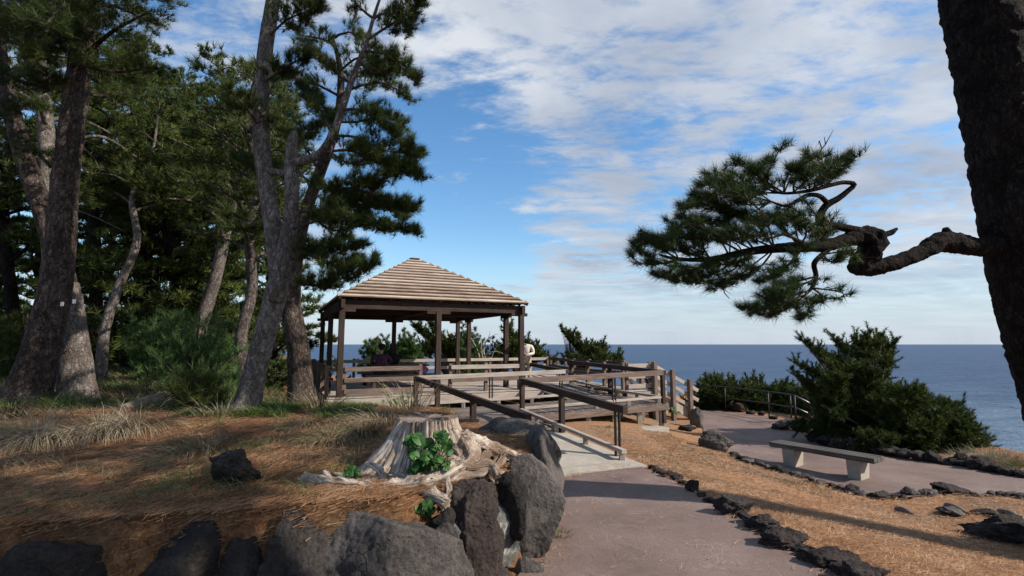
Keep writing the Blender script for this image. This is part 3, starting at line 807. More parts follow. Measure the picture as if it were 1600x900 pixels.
# roof slats in rings
ca, cb = 2.7, 3.05; EA, EB = 2.86, 3.30; ZE, ZP = 3.22, 4.90
NR = 14
mb = MB(); mr_ = MB()
for i in range(NR + 1):
    t_ = i / NR; k = 1 - t_ * .955
    ea, eb = EA * k, EB * k; z = ZE + (ZP - ZE) * t_
    dpt = .112; th = .045
    cs_ = [(ca - ea, cb - eb), (ca + ea, cb - eb), (ca + ea, cb + eb), (ca - ea, cb + eb)]
    for j in range(4):
        (a0, b0), (a1, b1) = cs_[j], cs_[(j + 1) % 4]
        # inward direction
        ia, ib = [(0, 1), (-1, 0), (0, -1), (1, 0)][j]
        p0 = L(a0 + ia * dpt / 2, b0 + ib * dpt / 2, z + .0015 * j); p1 = L(a1 + ia * dpt / 2, b1 + ib * dpt / 2, z + .0015 * j)
        if i == NR: continue
        up = Vector((0, 0, 1)) - (U * ia + W * ib) * (.52 if j % 2 == 0 else .58)
        mb.beam(p0, p1, dpt, th, up=up)
mb.beam(L(ca - .16, cb, ZP + .0), L(ca + .16, cb, ZP + .0), .34, .03)
roof = mb.build('roof', M['wood_roof'], pav)
ml = MB()  # added dark sheets standing in for the shade in the slat gaps
def RP(sa, sb, k, dz): return L(ca + sa * (EA - .05) * k, cb + sb * (EB - .05) * k, ZE + (ZP - ZE) * (1 - k) + dz)
for (s0, s1) in (((-1, -1), (1, -1)), ((1, -1), (1, 1)), ((1, 1), (-1, 1)), ((-1, 1), (-1, -1))):
    p_ = [RP(*s0, .97, -.035), RP(*s1, .97, -.035), RP(*s1, .03, -.035), RP(*s0, .03, -.035)]; q_ = [v - Vector((0, 0, .015)) for v in p_]
    ml.quad(p_); ml.quad(q_[::-1])
ml.build('roof_lining', M['wood_dark'], roof)
# hip rafters and common rafters carrying the slats
for sa, sb in ((-1, -1), (1, -1), (1, 1), (-1, 1)):
    mr_.beam(L(ca + sa * EA * .99, cb + sb * EB * .99, ZE - .07), L(ca + sa * .1, cb + sb * .1, ZP - .07), .07, .11)
for i in range(-5, 6):
    f = i / 6
    k = 1 - abs(f)
    for s_ in (-1, 1):
        mr_.beam(L(ca + EA * f, cb + s_ * EB * .985, ZE - .07), L(ca + EA * f, cb + s_ * (EB * abs(f) + .03), ZE + (ZP - ZE) * k - .09), .045, .09)
        mr_.beam(L(ca + s_ * EA * .985, cb + EB * f, ZE - .07), L(ca + s_ * (EA * abs(f) + .03), cb + EB * f, ZE + (ZP - ZE) * k - .09), .045, .09)
mr_.build('rafter', M['wood_dark'], roof)

# picnic table and benches under the roof
tb = thing('picnic_table', L(2.3, 2.9, DZ), 'dark timber table under the pavilion roof', 'table')
mb = MB(); mb.box(L(2.3, 2.9, DZ + .70), 1.7, .8, .06, math.atan2(U.y, U.x)); mb.build('table_top', M['wood_mid'], tb)
for s_ in (-.6, .6):
    mb = MB(); mb.box(L(2.3 + s_, 2.9, DZ + .335), .12, .5, .66, math.atan2(U.y, U.x)); mb.build('leg', M['wood_dark'], tb)
for b_, lab in ((2.05, 'timber bench on the camera side of the pavilion table'), (3.75, 'timber bench on the sea side of the pavilion table')):
    o = thing('table_bench', L(2.2, b_, DZ), lab, 'bench')
    mb = MB(); mb.box(L(2.2, b_, DZ + .42), 2.4, .36, .05, math.atan2(U.y, U.x)); mb.build('seat', M['wood_mid'], o)
    for s_ in (-.95, .95):
        mb = MB(); mb.box(L(2.2 + s_, b_, DZ + .195), .1, .3, .385, math.atan2(U.y, U.x)); mb.build('leg', M['wood_dark'], o)

# park bench by the far path
g1 = G(1342, 748); g0 = G(1240, 728); bd = (g1 - g0); bd.z = 0; bl = bd.length; bd.normalize(); bs = Vector((-bd.y, bd.x, 0))
gz = (g0.z + g1.z) / 2 + .012
bn = thing('park_bench', Vector((g0.x, g0.y, gz)), 'backless plank bench on two pale concrete blocks beside the far path', 'bench')
for g in (g0, g1):
    mb = MB(); c0 = Vector((g.x, g.y, gz - .05)); bmv = []
    for z, hx, hy in ((0, .10, .17), (.38, .115, .19)):
        for sx, sy in ((-1, -1), (1, -1), (1, 1), (-1, 1)): bmv.append(c0 + bd * hx * sx + bs * hy * sy + Vector((0, 0, z)))
    for f in ((0, 1, 5, 4), (1, 2, 6, 5), (2, 3, 7, 6), (3, 0, 4, 7), (4, 5, 6, 7)): mb.quad([bmv[i] for i in f])
    mb.build('leg', M['concrete'], bn)
for k in (-1, 0, 1):
    mb = MB(); c0 = Vector((g0.x, g0.y, gz + .375)) + bs * .138 * k - bd * .36; c1 = Vector((g1.x, g1.y, gz + .375)) + bs * .138 * k + bd * .34
    mb.beam(c0, c1, .125, .09, ch=.008); mb.build('plank', M['wood_bench'], bn)

# tubular railing beyond the far path
def gpt(px, py): return G(px, py)
hr = thing('tube_railing', gpt(1134, 643), 'low two-bar iron railing along the sea side of the far path', 'railing')
rp = [gpt(1088, 640), gpt(1134, 643), gpt(1202, 654), gpt(1237, 661), gpt(1244, 663)]
H_ = .86
for k, p in enumerate(rp):
    mb = MB(); mb.tube([p - Vector((0, 0, .1)), p + Vector((0, 0, H_))], [.024, .024], 8); mb.build('post', M['iron'], hr)
endp = P(1304, 650, 16.4); endq = endp - Vector((0, 0, .40))
mb = MB(); mb.tube([p + Vector((0, 0, H_)) for p in rp], [.024] * 5, 8); mb.build('bar', M['iron'], hr)
mb = MB(); mb.tube([p + Vector((0, 0, H_ * .56)) for p in rp], [.02] * 5, 8); mb.build('bar', M['iron'], hr)
mb = MB(); mb.tube([rp[-1] + Vector((0, 0, H_)), endp], [.026, .026], 8); mb.build('sloping_bar', M['steel'], hr)
mb = MB(); mb.tube([rp[-2] + Vector((0, 0, H_ * .62)), endq + Vector((0, 0, .1))], [.024, .024], 8); mb.build('sloping_bar', M['steel'], hr)
mb = MB(); q = rp[-1].lerp(endp, .93); q.z = endp.z; mb.tube([Vector((endp.x - .1, endp.y, endp.z - 1.6)), Vector((endp.x - .1, endp.y, endp.z + .03))], [.024, .024], 8); mb.build('post', M['iron'], hr)
sf = thing('stake_fence', G(1092, 637), 'row of thin old wooden stakes in dry grass beside the stairs', 'fence')
for px in (1086, 1093, 1101, 1109):
    p = G(px, 638); mb = MB(); mb.tube([p - Vector((0, 0, .1)), p + Vector((.01, 0, .75))], [.045, .04], 7, .1); mb.build('stake', M['wood_mid'], sf)

# ------------------------------------------------------------------ rocks
def rock_mesh(center, half, seed, sub=4, rz_=0.0, rough=.10, planes=9, tilt=0.0, flat=.55):
    bm = bmesh.new(); bmesh.ops.create_icosphere(bm, subdivisions=sub, radius=1.0)
    r = random.Random(seed); pl = []
    for _ in range(planes):
        n = Vector((r.gauss(0, 1), r.gauss(0, 1), r.gauss(0, .8))).normalized(); pl.append((n, r.uniform(flat, .86)))
    off = Vector((r.random() * 50, r.random() * 50, r.random() * 50))
    R = Matrix.Rotation(rz_, 3, 'Z') @ Matrix.Rotation(tilt, 3, 'Y'); hv = Vector(half); sc = min(half)
    for v in bm.verts:
        p = v.co.normalized() * 1.12
        for n, d in pl:
            e = p.dot(n) - d
            if e > 0: p -= n * e * .92
        k = noise.noise(p * 1.6 + off) * rough * 1.6 + noise.noise(p * 4.2 + off) * rough * .9 - abs(noise.noise(p * 7 + off)) * rough * .8 + noise.noise(p * 13 + off) * rough * .42 + noise.noise(p * 27 + off) * rough * .30
        p = p * (1 + k)
        v.co = R @ Vector((p.x * hv.x, p.y * hv.y, p.z * hv.z)) + Vector(center)
    me = bpy.data.meshes.new('rock'); bm.to_mesh(me); bm.free(); me.shade_smooth(); return me
def rock(px, py, hw, hh, label, mat='rock_dark', group=None, seed=0, sub=4, depth=None, f=base_h, D=None, cat='rock', sink=.25):
    """px,py: middle of its foot in the photograph; hw, hh its half width and full height there in pixels"""
    g = PG(px, py, f) if D is None else P(px, py, D)
    s_ = g.y / FPX
    half = Vector((hw * s_ * 1.1, (depth or hw * s_ * .8), hh * s_ * .62))
    c = g + Vector((0, half.y * .6, half.z * (1 - sink)))
    o = link_mesh('rock', rock_mesh(c, half, seed, max(sub, 4) if hw > 9 else sub, random.Random(seed).uniform(-.3, .3), .16, 12, random.Random(seed).uniform(-.25, .25), .48), M[mat], origin=c)
    return tag(o, label, cat, group)

# retaining wall of lava boulders set in mortar
rw = thing('rock_wall', Vector((-.8, 3.5, 0)), 'retaining wall of dark lava boulders set in pale mortar round the stump', 'wall')
stones = [  # centre, half sizes, seed, material, rot
    ((-.78, 3.52, .36), (.48, .32, .54), 31, 'rock_grey', .1, 6), ((-1.34, 3.38, .25), (.36, .28, .52), 32, 'rock_dark', 0, 6),
    ((-.29, 3.98, .33), (.36, .30, .50), 33, 'rock_red', .6, 6), ((.08, 4.55, .36), (.34, .38, .52), 34, 'rock_grey', .95, 6),
    ((.31, 5.28, .46), (.24, .60, .56), 35, 'rock_grey', .05, 5), ((.0, 5.98, .50), (.56, .24, .50), 36, 'rock_grey', -.35, 5),
    ((-2.10, 3.26, .22), (.50, .32, .52), 37, 'rock_dark', .1, 5), ((-1.66, 3.24, .12), (.34, .27, .52), 38, 'rock_dark', .2, 5),
    ((-2.66, 3.12, .20), (.44, .30, .50), 39, 'rock_dark', .2, 5), ((-3.2, 2.90, .20), (.46, .30, .50), 40, 'rock_red', .3, 5),
    ((-3.85, 2.62, .20), (.40, .26, .44), 41, 'rock_dark', .4, 4), ((-4.6, 2.2, .33), (.45, .3, .44), 42, 'rock_dark', .4, 4), ((-5.4, 1.75, .33), (.5, .3, .44), 57, 'rock_dark', .4, 4),
    ((-.10, 3.92, .08), (.16, .14, .15), 43, 'rock_red', 0, 4), ((.12, 4.12, .10), (.14, .12, .14), 44, 'rock_grey', 0, 4), ((.24, 4.24, .07), (.09, .08, .09), 45, 'rock_red', 0, 4),
    ((-.40, 3.58, .20), (.17, .15, .26), 46, 'rock_dark', 0, 4), ((-.45, 3.62, .55), (.11, .12, .16), 48, 'rock_grey', 0, 4), ((-.25, 6.6, .45), (.28, .22, .36), 47, 'rock_dark', .4, 4), ((-.06, 4.32, .50), (.20, .26, .30), 58, 'rock_dark', .6, 5), ((.24, 4.95, .35), (.17, .25, .42), 59, 'rock_grey', 1.3, 5), ((-.50, 3.78, .50), (.18, .2, .28), 60, 'rock_dark', .6, 5)]
for c, h, sd, mt, rr, sub in stones:
    link_mesh('stone', rock_mesh(Vector(c), Vector(h), sd, max(sub, 5), rr, (.075 if mt != 'rock_grey' else .04), 10, 0, .55), M[mt], rw)
mv = []; mf = []
wl = [(-5.8, 1.55), (-4.6, 2.2), (-3.85, 2.62), (-3.2, 2.88), (-2.62, 3.1), (-2.06, 3.24), (-1.36, 3.33), (-.78, 3.46), (-.34, 3.90), (.04, 4.48), (.27, 5.2), (.22, 5.8), (-.1, 6.2), (-.3, 6.7)]
path_c, _ = spline([Vector((x, y, 0)) for x, y in wl], [1] * len(wl), .06)
nz = 12
for i, p in enumerate(path_c):
    t_ = (path_c[min(i + 1, len(path_c) - 1)] - path_c[max(i - 1, 0)]).normalized(); nn = Vector((t_.y, -t_.x, 0))
    for k in range(nz):
        z = -.1 + (.74 if p.x > -.9 else .42) * k / (nz - 1)
        o_ = .14 + .05 * noise.noise(Vector((p.x * 4, p.y * 4, z * 4))) + .03 * noise.noise(Vector((p.x * 14, p.y * 14, z * 14))) - .10 * (z > .58) - .05
        mv.append(tuple(p + nn * o_ + Vector((0, 0, z))))
    mv.append(tuple(p - nn * .12 + Vector((0, 0, .58 if p.x > -.9 else .28))))
for i in range(len(path_c) - 1):
    for k in range(nz):
        mf.append((i * (nz + 1) + k, (i + 1) * (nz + 1) + k, (i + 1) * (nz + 1) + k + 1, i * (nz + 1) + k + 1))
me = bpy.data.meshes.new('mortar'); me.from_pydata(mv, [], mf); me.update(); link_mesh('mortar', me, M['mortar'], rw, smooth=True)

# rocks by themselves
rock(352, 762, 36, 52, 'black boulder half sunk in pine needles in the shade on the mound', 'rock_dark', seed=70, sub=5, f=land_h)
rock(1092, 668, 13, 32, 'upright grey rock at the kerb end nearest the stair foot', 'rock_grey', seed=71)
rock(1076, 674, 12, 10, 'low flat rock at the foot of the upright grey rock', 'rock_dark', seed=72)
rock(1127, 706, 24, 28, 'large angular grey rock at the inner bend of the far path', 'rock_grey', seed=73, sub=5)
rock(1158, 644, 19, 14, 'rounded brown boulder under the iron railing', 'rock_red', seed=74)
rock(1232, 672, 18, 16, 'grey boulder where the iron railing turns down', 'rock_grey', seed=75)
rock(1252, 674, 12, 14, 'small boulder just right of the railing corner', 'rock_red', seed=76)
rock(1086, 770, 13, 16, 'small black rock alone on the right kerb of the near path', 'rock_dark', seed=77)
rock(1150, 808, 32, 28, 'long black rock farthest up the big kerb stones of the near path', 'rock_dark', seed=78, sub=5)
rock(1237, 858, 34, 27, 'lumpy brown lava rock in the middle of the near path kerb', 'rock_red', seed=79, sub=5)
rock(1300, 890, 38, 26, 'dark lava rock in the near path kerb close to the camera', 'rock_red', seed=80, sub=5)
rock(1194, 832, 28, 20, 'rough dark rock between the long black one and the lumpy brown one', 'rock_dark', seed=81, sub=5)
rock(1365, 922, 40, 30, 'dark rock cut by the bottom edge of the picture on the right', 'rock_red', seed=82, sub=5)
rock(1590, 852, 46, 34, 'big dark lump of rock at the foot of the leaning pine', 'rock_dark', seed=83, sub=5)
rock(1495, 773, 22, 14, 'reddish rock on the bed edge right of the bench', 'rock_red', seed=84)
rock(1425, 775, 13, 12, 'blue grey pointed rock on the bed edge just right of the bench', 'rock_grey', seed=85)
rock(1500, 808, 22, 12, 'cracked grey rock lying in the bed below the reddish rock', 'rock_grey', seed=86)
rock(1545, 806, 15, 8, 'flat dark rock in the bed near the right edge', 'rock_dark', seed=87)
r_ = random.Random(8)
for i, (px, py, hw) in enumerate([(1022, 736, 9), (1034, 742, 10), (1072, 760, 9), (1136, 796, 12), (1122, 790, 8), (1166, 812, 12), (1206, 840, 12), (1228, 852, 12), (1252, 864, 12), (1285, 884, 14), (1316, 898, 16), (1346, 914, 16), (1046, 748, 12), (1060, 752, 10), (1098, 778, 9), (1112, 787, 8), (1180, 822, 14), (1216, 848, 14), (1268, 874, 14), (1272, 866, 12), (1330, 905, 20)]):
    rock(px, py, hw * 1.2, hw * .8, 'small dark lava rock in the kerb row between the near path and the orange bed', r_.choice(['rock_dark', 'rock_red']), 'near path kerb rocks', 100 + i, 4)
lo = [(1112, 696), (1150, 716), (1162, 721), (1174, 725), (1188, 729), (1202, 734), (1214, 737), (1228, 741), (1243, 745), (1258, 749), (1272, 754), (1288, 758), (1303, 763), (1318, 767), (1334, 771), (1350, 776), (1366, 779), (1384, 781), (1402, 779), (1412, 780), (1445, 775), (1460, 774), (1474, 773), (1525, 776), (1552, 774), (1565, 775), (1582, 777), (1598, 780)]
for i, (px, py) in enumerate(lo):
    hw = r_.uniform(7, 12); rock(px, py, hw, hw * r_.uniform(.6, 1.0), 'small grey lava rock edging the far path on the bench side', r_.choice(['rock_dark', 'rock_grey', 'rock_grey']), 'bench side kerb rocks', 140 + i, 3)
up_ = [(1275, 692), (1296, 698), (1316, 703), (1338, 706), (1358, 708), (1378, 711), (1398, 714), (1420, 718), (1442, 722), (1466, 725), (1490, 728), (1514, 731), (1538, 736), (1562, 741), (1586, 745), (1610, 749)]
for i, (px, py) in enumerate(up_):
    hw = r_.uniform(13, 18); rock(px, py, hw, hw * r_.uniform(.75, 1.1), 'black lava rock in the unbroken kerb row under the junipers on the sea side', 'rock_dark', 'sea side kerb rocks', 180 + i, 3)
for i, (px, py) in enumerate([(1120, 640), (1176, 648), (1192, 650), (1212, 656)]):
    rock(px, py, 7, 6, 'small stone along the foot of the iron railing', 'rock_dark', 'railing foot stones', 210 + i, 3)

def log(pts, rads, mat, name, label, cat, n=12, rough=.18, D=None):
    mb = MB(); pp, rr = spline(pts, rads, .05); mb.tube(pp, rr, n, rough, 3.3, True, rfreq=7)
    return tag(mb.build(name, M[mat], origin=pts[0]), label, cat)
q0 = PG(190, 645); q1 = PG(252, 634)
log([q0 + Vector((0, 0, .03)), q1 + Vector((0, .1, .10))], [.09, .15], 'wood_mid', 'fallen_log', 'grey sawn log lying in the grass behind the dry tussock', 'log')
for (a, b2, lab) in (((1478, 792), (1512, 806), 'grey driftwood stick on the bed right of the bench'), ((1400, 798), (1425, 806), 'short dark stick lying in the orange needles'), ((1562, 800), (1600, 818), 'weathered branch on the bed at the right edge')):
    a = G(*a); b2 = G(*b2); log([a + Vector((0, 0, .02)), a.lerp(b2, .5) + Vector((0, .02, .05)), b2 + Vector((0, 0, .02))], [.035, .045, .03], 'wood_mid', 'stick', lab, 'stick', 8, .35)

# ------------------------------------------------------------------ stump
SC = Vector((-.745, 4.5, 0)); ztop = 1.255
stump = thing('tree_stump', Vector((SC.x, SC.y, .85)), 'sawn off bleached pine stump with spreading roots above the rock wall', 'tree stump')
vs = []; fs = []; uvs = []; NA = 220; NZ = 30
for k in range(NZ + 1):
    t_ = k / NZ; z = .70 + (ztop - .70) * t_
    for i in range(NA):
        a = 2 * math.pi * i / NA
        fl = (1 - t_) ** 1.45
        lobes = .5 + .5 * math.cos(a * 5 + .8); lobes2 = .5 + .5 * math.cos(a * 9 + 2.2)
        p3 = Vector((math.cos(a) * .3, math.sin(a) * .3, z))
        r = .262 + fl * (.22 + .34 * lobes ** 1.5 + .07 * lobes2)
        r *= 1 + .05 * noise.noise(Vector((math.cos(a) * 3, math.sin(a) * 3, z * 1.0))) - .10 * max(0, abs(noise.noise(Vector((math.cos(a) * 5 + z * .6, math.sin(a) * 5, z * 1.6)))) * -6 + 1) + .05 * noise.noise(Vector((math.cos(a) * 14, math.sin(a) * 14, z * 3))) + .035 * noise.noise(Vector((math.cos(a) * 34, math.sin(a) * 34, z * 5))) + (.05 * noise.noise(p3 * 11) + .04 * noise.noise(p3 * 23)) * (1.2 - t_)
        vs.append((SC.x + math.cos(a) * r, SC.y + math.sin(a) * r * .95, z + ((.03 * noise.noise(Vector((math.cos(a) * 3, math.sin(a) * 3, 1))) + .03 * max(0, noise.noise(Vector((math.cos(a) * 12, math.sin(a) * 12, 1))))) * max(0, t_ - .8) / .2)))
mbS = MB(); mbS.v = vs
for k in range(NZ):
    for i in range(NA):
        j = (i + 1) % NA; mbS.f.append((k * NA + i, k * NA + j, (k + 1) * NA + j, (k + 1) * NA + i)); mbS.mi.append(0); mbS.sm.append(True)
        z0 = .57 * k / NZ; z1 = .57 * (k + 1) / NZ; c0 = i * 1.9 / NA; c1 = (i + 1) * 1.9 / NA
        mbS.uv += [(z0, c0), (z0, c1), (z1, c1), (z1, c0)]
mbS.build('trunk', M['wood_end'], stump)
mbC = MB(); ctr = Vector((SC.x, SC.y, ztop)); 
for rr0, rr1 in ((0.0, .34), (.34, .68), (.68, 1.0)):
    for i in range(NA):
        j = (i + 1) % NA
        def cp(q, f): v = Vector(vs[NZ * NA + q]); p = ctr.lerp(v, f); p.z += .006 * noise.noise(p * 30); return p
        pts = [cp(i, rr0), cp(i, rr1), cp(j, rr1), cp(j, rr0)] if rr0 > 0 else [ctr, cp(i, rr1), cp(j, rr1)]
        mbC.quad(pts, [((p - ctr).length * 2.5, .02 * i) for p in pts], smooth=True)
mbC.build('cut_face', M['wood_mid'], stump)
def root(pxs, rads, seed, n=24, rough=.42):
    n = max(n * 2, 28)
    pts = [P(x, y, D) for x, y, D in pxs]; pp, rr = spline(pts, rads, .025)
    mb = MB(); mb.tube(pp, rr, n, rough * .7, seed, True, ridge=.55, rfreq=11); return mb.build('root', M['wood_end'], stump)
root([(700, 686, 4.42), (745, 698, 4.47), (785, 710, 4.55), (815, 720, 4.6)], [.12, .09, .07, .05], 1, 20, .3)
root([(715, 700, 4.3), (728, 725, 4.2), (700, 745, 4.0), (660, 765, 3.9), (632, 790, 3.75)], [.12, .09, .095, .085, .06], 2, 20, .3)
root([(665, 758, 3.9), (610, 770, 3.82), (560, 766, 3.8), (510, 756, 3.84), (472, 750, 3.92)], [.095, .075, .068, .062, .045], 3)
root([(520, 760, 3.86), (505, 745, 3.92), (512, 738, 3.98)], [.05, .04, .02], 13, 12)
root([(640, 752, 4.0), (585, 752, 4.0), (548, 748, 4.02), (520, 740, 4.06)], [.05, .035, .028, .015], 14, 12)
root([(760, 705, 4.45), (742, 735, 4.3), (735, 762, 4.15), (728, 778, 4.0)], [.06, .05, .045, .025], 15, 14)
root([(690, 745, 4.0), (700, 770, 3.88), (688, 796, 3.78)], [.06, .05, .02], 16, 14)
root([(785, 712, 4.5), (770, 738, 4.35), (772, 760, 4.25)], [.05, .04, .02], 17, 14)
root([(705, 735, 4.12), (738, 733, 4.1), (765, 728, 4.15), (778, 745, 4.1)], [.08, .06, .05, .03], 4)
root([(662, 772, 3.8), (682, 780, 3.72), (699, 788, 3.66)], [.06, .045, .04], 5)
root([(632, 700, 4.4), (606, 735, 4.25), (596, 765, 4.05)], [.10, .07, .04], 6)
root([(600, 772, 3.9), (598, 742, 3.98), (584, 728, 4.05), (570, 724, 4.1)], [.035, .028, .022, .012], 7, 10)
root([(720, 705, 4.3), (750, 735, 4.2), (760, 770, 4.05)], [.06, .045, .02], 8, 10)
root([(640, 790, 3.74), (618, 778, 3.7), (600, 790, 3.66)], [.06, .04, .02], 9, 10)
# ------------------------------------------------------------------ foliage
def unit(v): return v / np.maximum(np.linalg.norm(v, axis=-1, keepdims=True), 1e-9)
def needle_tris(pos, axis, Lg, K, wd, spread, rs, back=.35):
    """tufts of thin needles; pos, axis (N,3)"""
    N = len(pos)
    if N == 0: return np.zeros((0, 3))
    d = axis[:, None, :] + rs.normal(0, spread, (N, K, 3)); d = unit(d)
    st_ = pos[:, None, :] - axis[:, None, :] * (Lg * back * rs.random((N, K, 1)))
    ln = Lg * (.65 + .5 * rs.random((N, K, 1)))
    tip = st_ + d * ln
    side = unit(np.cross(d, rs.normal(0, 1, (N, K, 3)))) * wd / 2
    V = np.stack([st_ - side, st_ + side, tip], axis=2)
    return V.reshape(-1, 3)
class Tree:
    def __init__(s, seed): s.wood = MB(); s.tw = MB(); s.pos = []; s.ax = []; s.r = random.Random(seed); s.seed = seed
    def trunk(s, pts, rads, n=14, rough=.07, step=.12, rf=4.5):
        pp, rr = spline(pts, rads, step); s.wood.tube(pp, rr, n, rough, s.seed % 17 + .5, True, rfreq=rf); return pp, rr
    def limb(s, pts, r0, r1, start=.3, per_m=7.0, tl=.55, tufts=5, flat=.35, n=7, upb=.35, bare=False, step=.12, down=0.0):
        pts = [Vector(p) for p in pts]; k = len(pts)
        pp, rr = spline(pts, [r0 + (r1 - r0) * i / (k - 1) for i in range(k)], step)
        (s.wood if r0 > .035 else s.tw).tube(pp, rr, n, .10 if r0 > .03 else .0, s.seed % 13, True, rfreq=8)
        if bare: return pp
        r = s.r; Lp = sum((b - a).length for a, b in zip(pp[:-1], pp[1:])); M_ = len(pp)
        nt = max(2, int(Lp * (1 - start) * per_m))
        for i in range(nt):
            t_ = start + (1 - start) * (i + r.random()) / nt
            x = t_ * (M_ - 1); j = min(int(x), M_ - 2); p = pp[j].lerp(pp[j + 1], x - j); d = (pp[j + 1] - pp[j]).normalized()
            sd = d.cross(Vector((0, 0, 1)))
            if sd.length < .1: sd = Vector((r.gauss(0, 1), r.gauss(0, 1), 0))
            sd.normalize(); sg = 1 if (i % 2) else -1
            ln = tl * (1.1 - .65 * t_) * r.uniform(.6, 1.25)
            dr = (sd * sg * r.uniform(.5, 1.0) + d * r.uniform(.25, .9) + Vector((0, 0, r.uniform(-.2, .5) * flat * 2 - down)) + Vector((r.gauss(0, .15), r.gauss(0, .15), r.gauss(0, flat * .4)))).normalized()
            tipd = (dr + Vector((0, 0, upb))).normalized()
            q1 = p + dr * ln * .55; q2 = q1 + tipd * ln * .45
            s.tw.tube([p, q1, q2], [max(.006, r1 * .5), .005, .003], 3, cap=False)
            for m_ in range(tufts):
                f = .35 + .65 * (m_ + r.random() * .6) / tufts
                q = p.lerp(q1, f / .55) if f < .55 else q1.lerp(q2, min(1, (f - .55) / .45))
                off = Vector((r.gauss(0, 1), r.gauss(0, 1), r.gauss(0, .6))) * ln * .16
                s.pos.append(tuple(q + off)); a = (tipd * .7 + Vector((0, 0, upb * 1.6)) + Vector((r.gauss(0, .4), r.gauss(0, .4), r.gauss(0, .3)))).normalized(); s.ax.append(tuple(a))
        s.pos.append(tuple(pp[-1])); s.ax.append(tuple((pp[-1] - pp[-2]).normalized()))
        return pp
    def build(s, root, Lg, K, wd, spread, mat, bark, crown='crown', trunkname='trunk'):
        me = s.wood.mesh(trunkname); link_mesh(trunkname, me, M[bark], root)
        if s.tw.f: 
            tag(link_mesh('branches', s.tw.mesh('branches'), M['twig'], root), kind='stuff')
        rs = np.random.default_rng(s.seed)
        V = needle_tris(np.array(s.pos), np.array(s.ax), Lg, K, wd, spread, rs)
        if len(V): link_mesh(crown, tris_mesh(crown, V), M[mat], root)

def auto_crown(T, pp, rr, f0, f1, n, l0, l1, per_m=6, tl=.55, tufts=4, rise=.15, phase=0, avoid=None):
    """limbs round a trunk centre line between the fractions f0 and f1 of its length"""
    r = T.r; Mx = len(pp) - 1
    for i in range(n):
        f = f0 + (f1 - f0) * (i + r.random() * .7) / n; j = min(int(f * Mx), Mx - 1); p = pp[j]
        a = phase + i * 2.4 + r.uniform(-.4, .4); t_ = (f - f0) / max(1e-6, f1 - f0); ln = (l0 + (l1 - l0) * t_) * r.uniform(.7, 1.2)
        d = Vector((math.cos(a), math.sin(a), 0))
        if avoid and avoid(p + d * ln): continue
        sag = r.uniform(-.12, .1); k = Vector((-d.y, d.x, 0)) * r.gauss(0, .15)
        pts = [p, p + (d + k) * ln * .4 + Vector((0, 0, ln * (rise + .05))), p + (d - k) * ln * .75 + Vector((0, 0, ln * (rise + sag))), p + d * ln + Vector((0, 0, ln * (rise + sag + .08)))]
        T.limb(pts, min(.06, rr[j] * .5), .010, .2, per_m * 1.35, tl * 1.15, tufts + 2, n=5)

# ---- near left pines -------------------------------------------------
def pts3(lst): return [P(x, y, D) for x, y, D in lst]
def pine_at(px, py, seed, label, D=None):
    g = PG(px, py) if D is None else P(px, py, D)
    return thing('pine_tree', Vector((g.x, g.y, g.z)), label, 'tree'), Tree(seed)

LN, WN = .15, .0065
# big front left pine
rt, T = pine_at(55, 622, 21, 'big grey-brown pine trunk at the left, leaning right, with white tags near its foot', 8.6)
pp, rr = T.trunk(pts3([(34, 650, 8.5), (48, 600, 8.6), (68, 530, 8.6), (90, 430, 8.6), (100, 300, 8.6), (115, 180, 8.6), (128, 80, 8.6), (142, -30, 8.6), (150, -150, 8.6), (150, -300, 8.6)]), [.400, .304, .248, .228, .200, .188, .176, .152, .120, .072], 28, .06, .07)
for spec in ([(128, 90, 8.6), (175, 50, 8.2), (230, 20, 7.9)], [(125, 60, 8.6), (60, 40, 8.0), (10, 25, 7.6)], [(138, 10, 8.6), (190, -20, 8.0), (245, -10, 7.6)],
             [(142, -30, 8.6), (80, -50, 7.8), (20, -30, 7.2)], [(120, 110, 8.6), (170, 105, 9.3), (225, 70, 9.8)], [(135, 20, 8.6), (100, 10, 9.5), (40, -10, 10)],
             [(140, 0, 8.6), (100, 50, 8.0), (45, 85, 7.6)], [(126, 100, 8.6), (180, 112, 8.1), (235, 105, 7.8)], [(138, 10, 8.6), (180, 10, 8.8), (235, 35, 9)], [(142, -20, 8.6), (110, 0, 7.8), (70, 40, 7.2)], [(120, 140, 8.6), (170, 150, 9.4), (220, 130, 10)], [(145, -100, 8.6), (200, -90, 7.8), (260, -80, 7.4)], [(145, -100, 8.6), (60, -120, 8), (-20, -100, 7.5)]):
    T.limb(pts3(spec), .05, .012, .15, 15, .7, 8, upb=.3)
auto_crown(T, pp, rr, .78, 1.0, 12, 2.6, 1.2, 6, .6, 5)
T.limb(pts3([(117, 90, 8.6), (160, 92, 8.3), (224, 95, 8.1)]), .018, .008, bare=True, n=6)
T.limb(pts3([(98, 320, 8.6), (150, 340, 8.3), (195, 362, 8.2)]), .016, .006, bare=True, n=6)
T.build(rt, LN, 28, WN, .62, 'needles', 'bark_brown')
for px, py in ((116, 471), (97, 475)):
    mb = MB(); c = P(px, py, 8.24); mb.box(c, .05, .012, .07); mb.build('tag', M['paper'], rt)
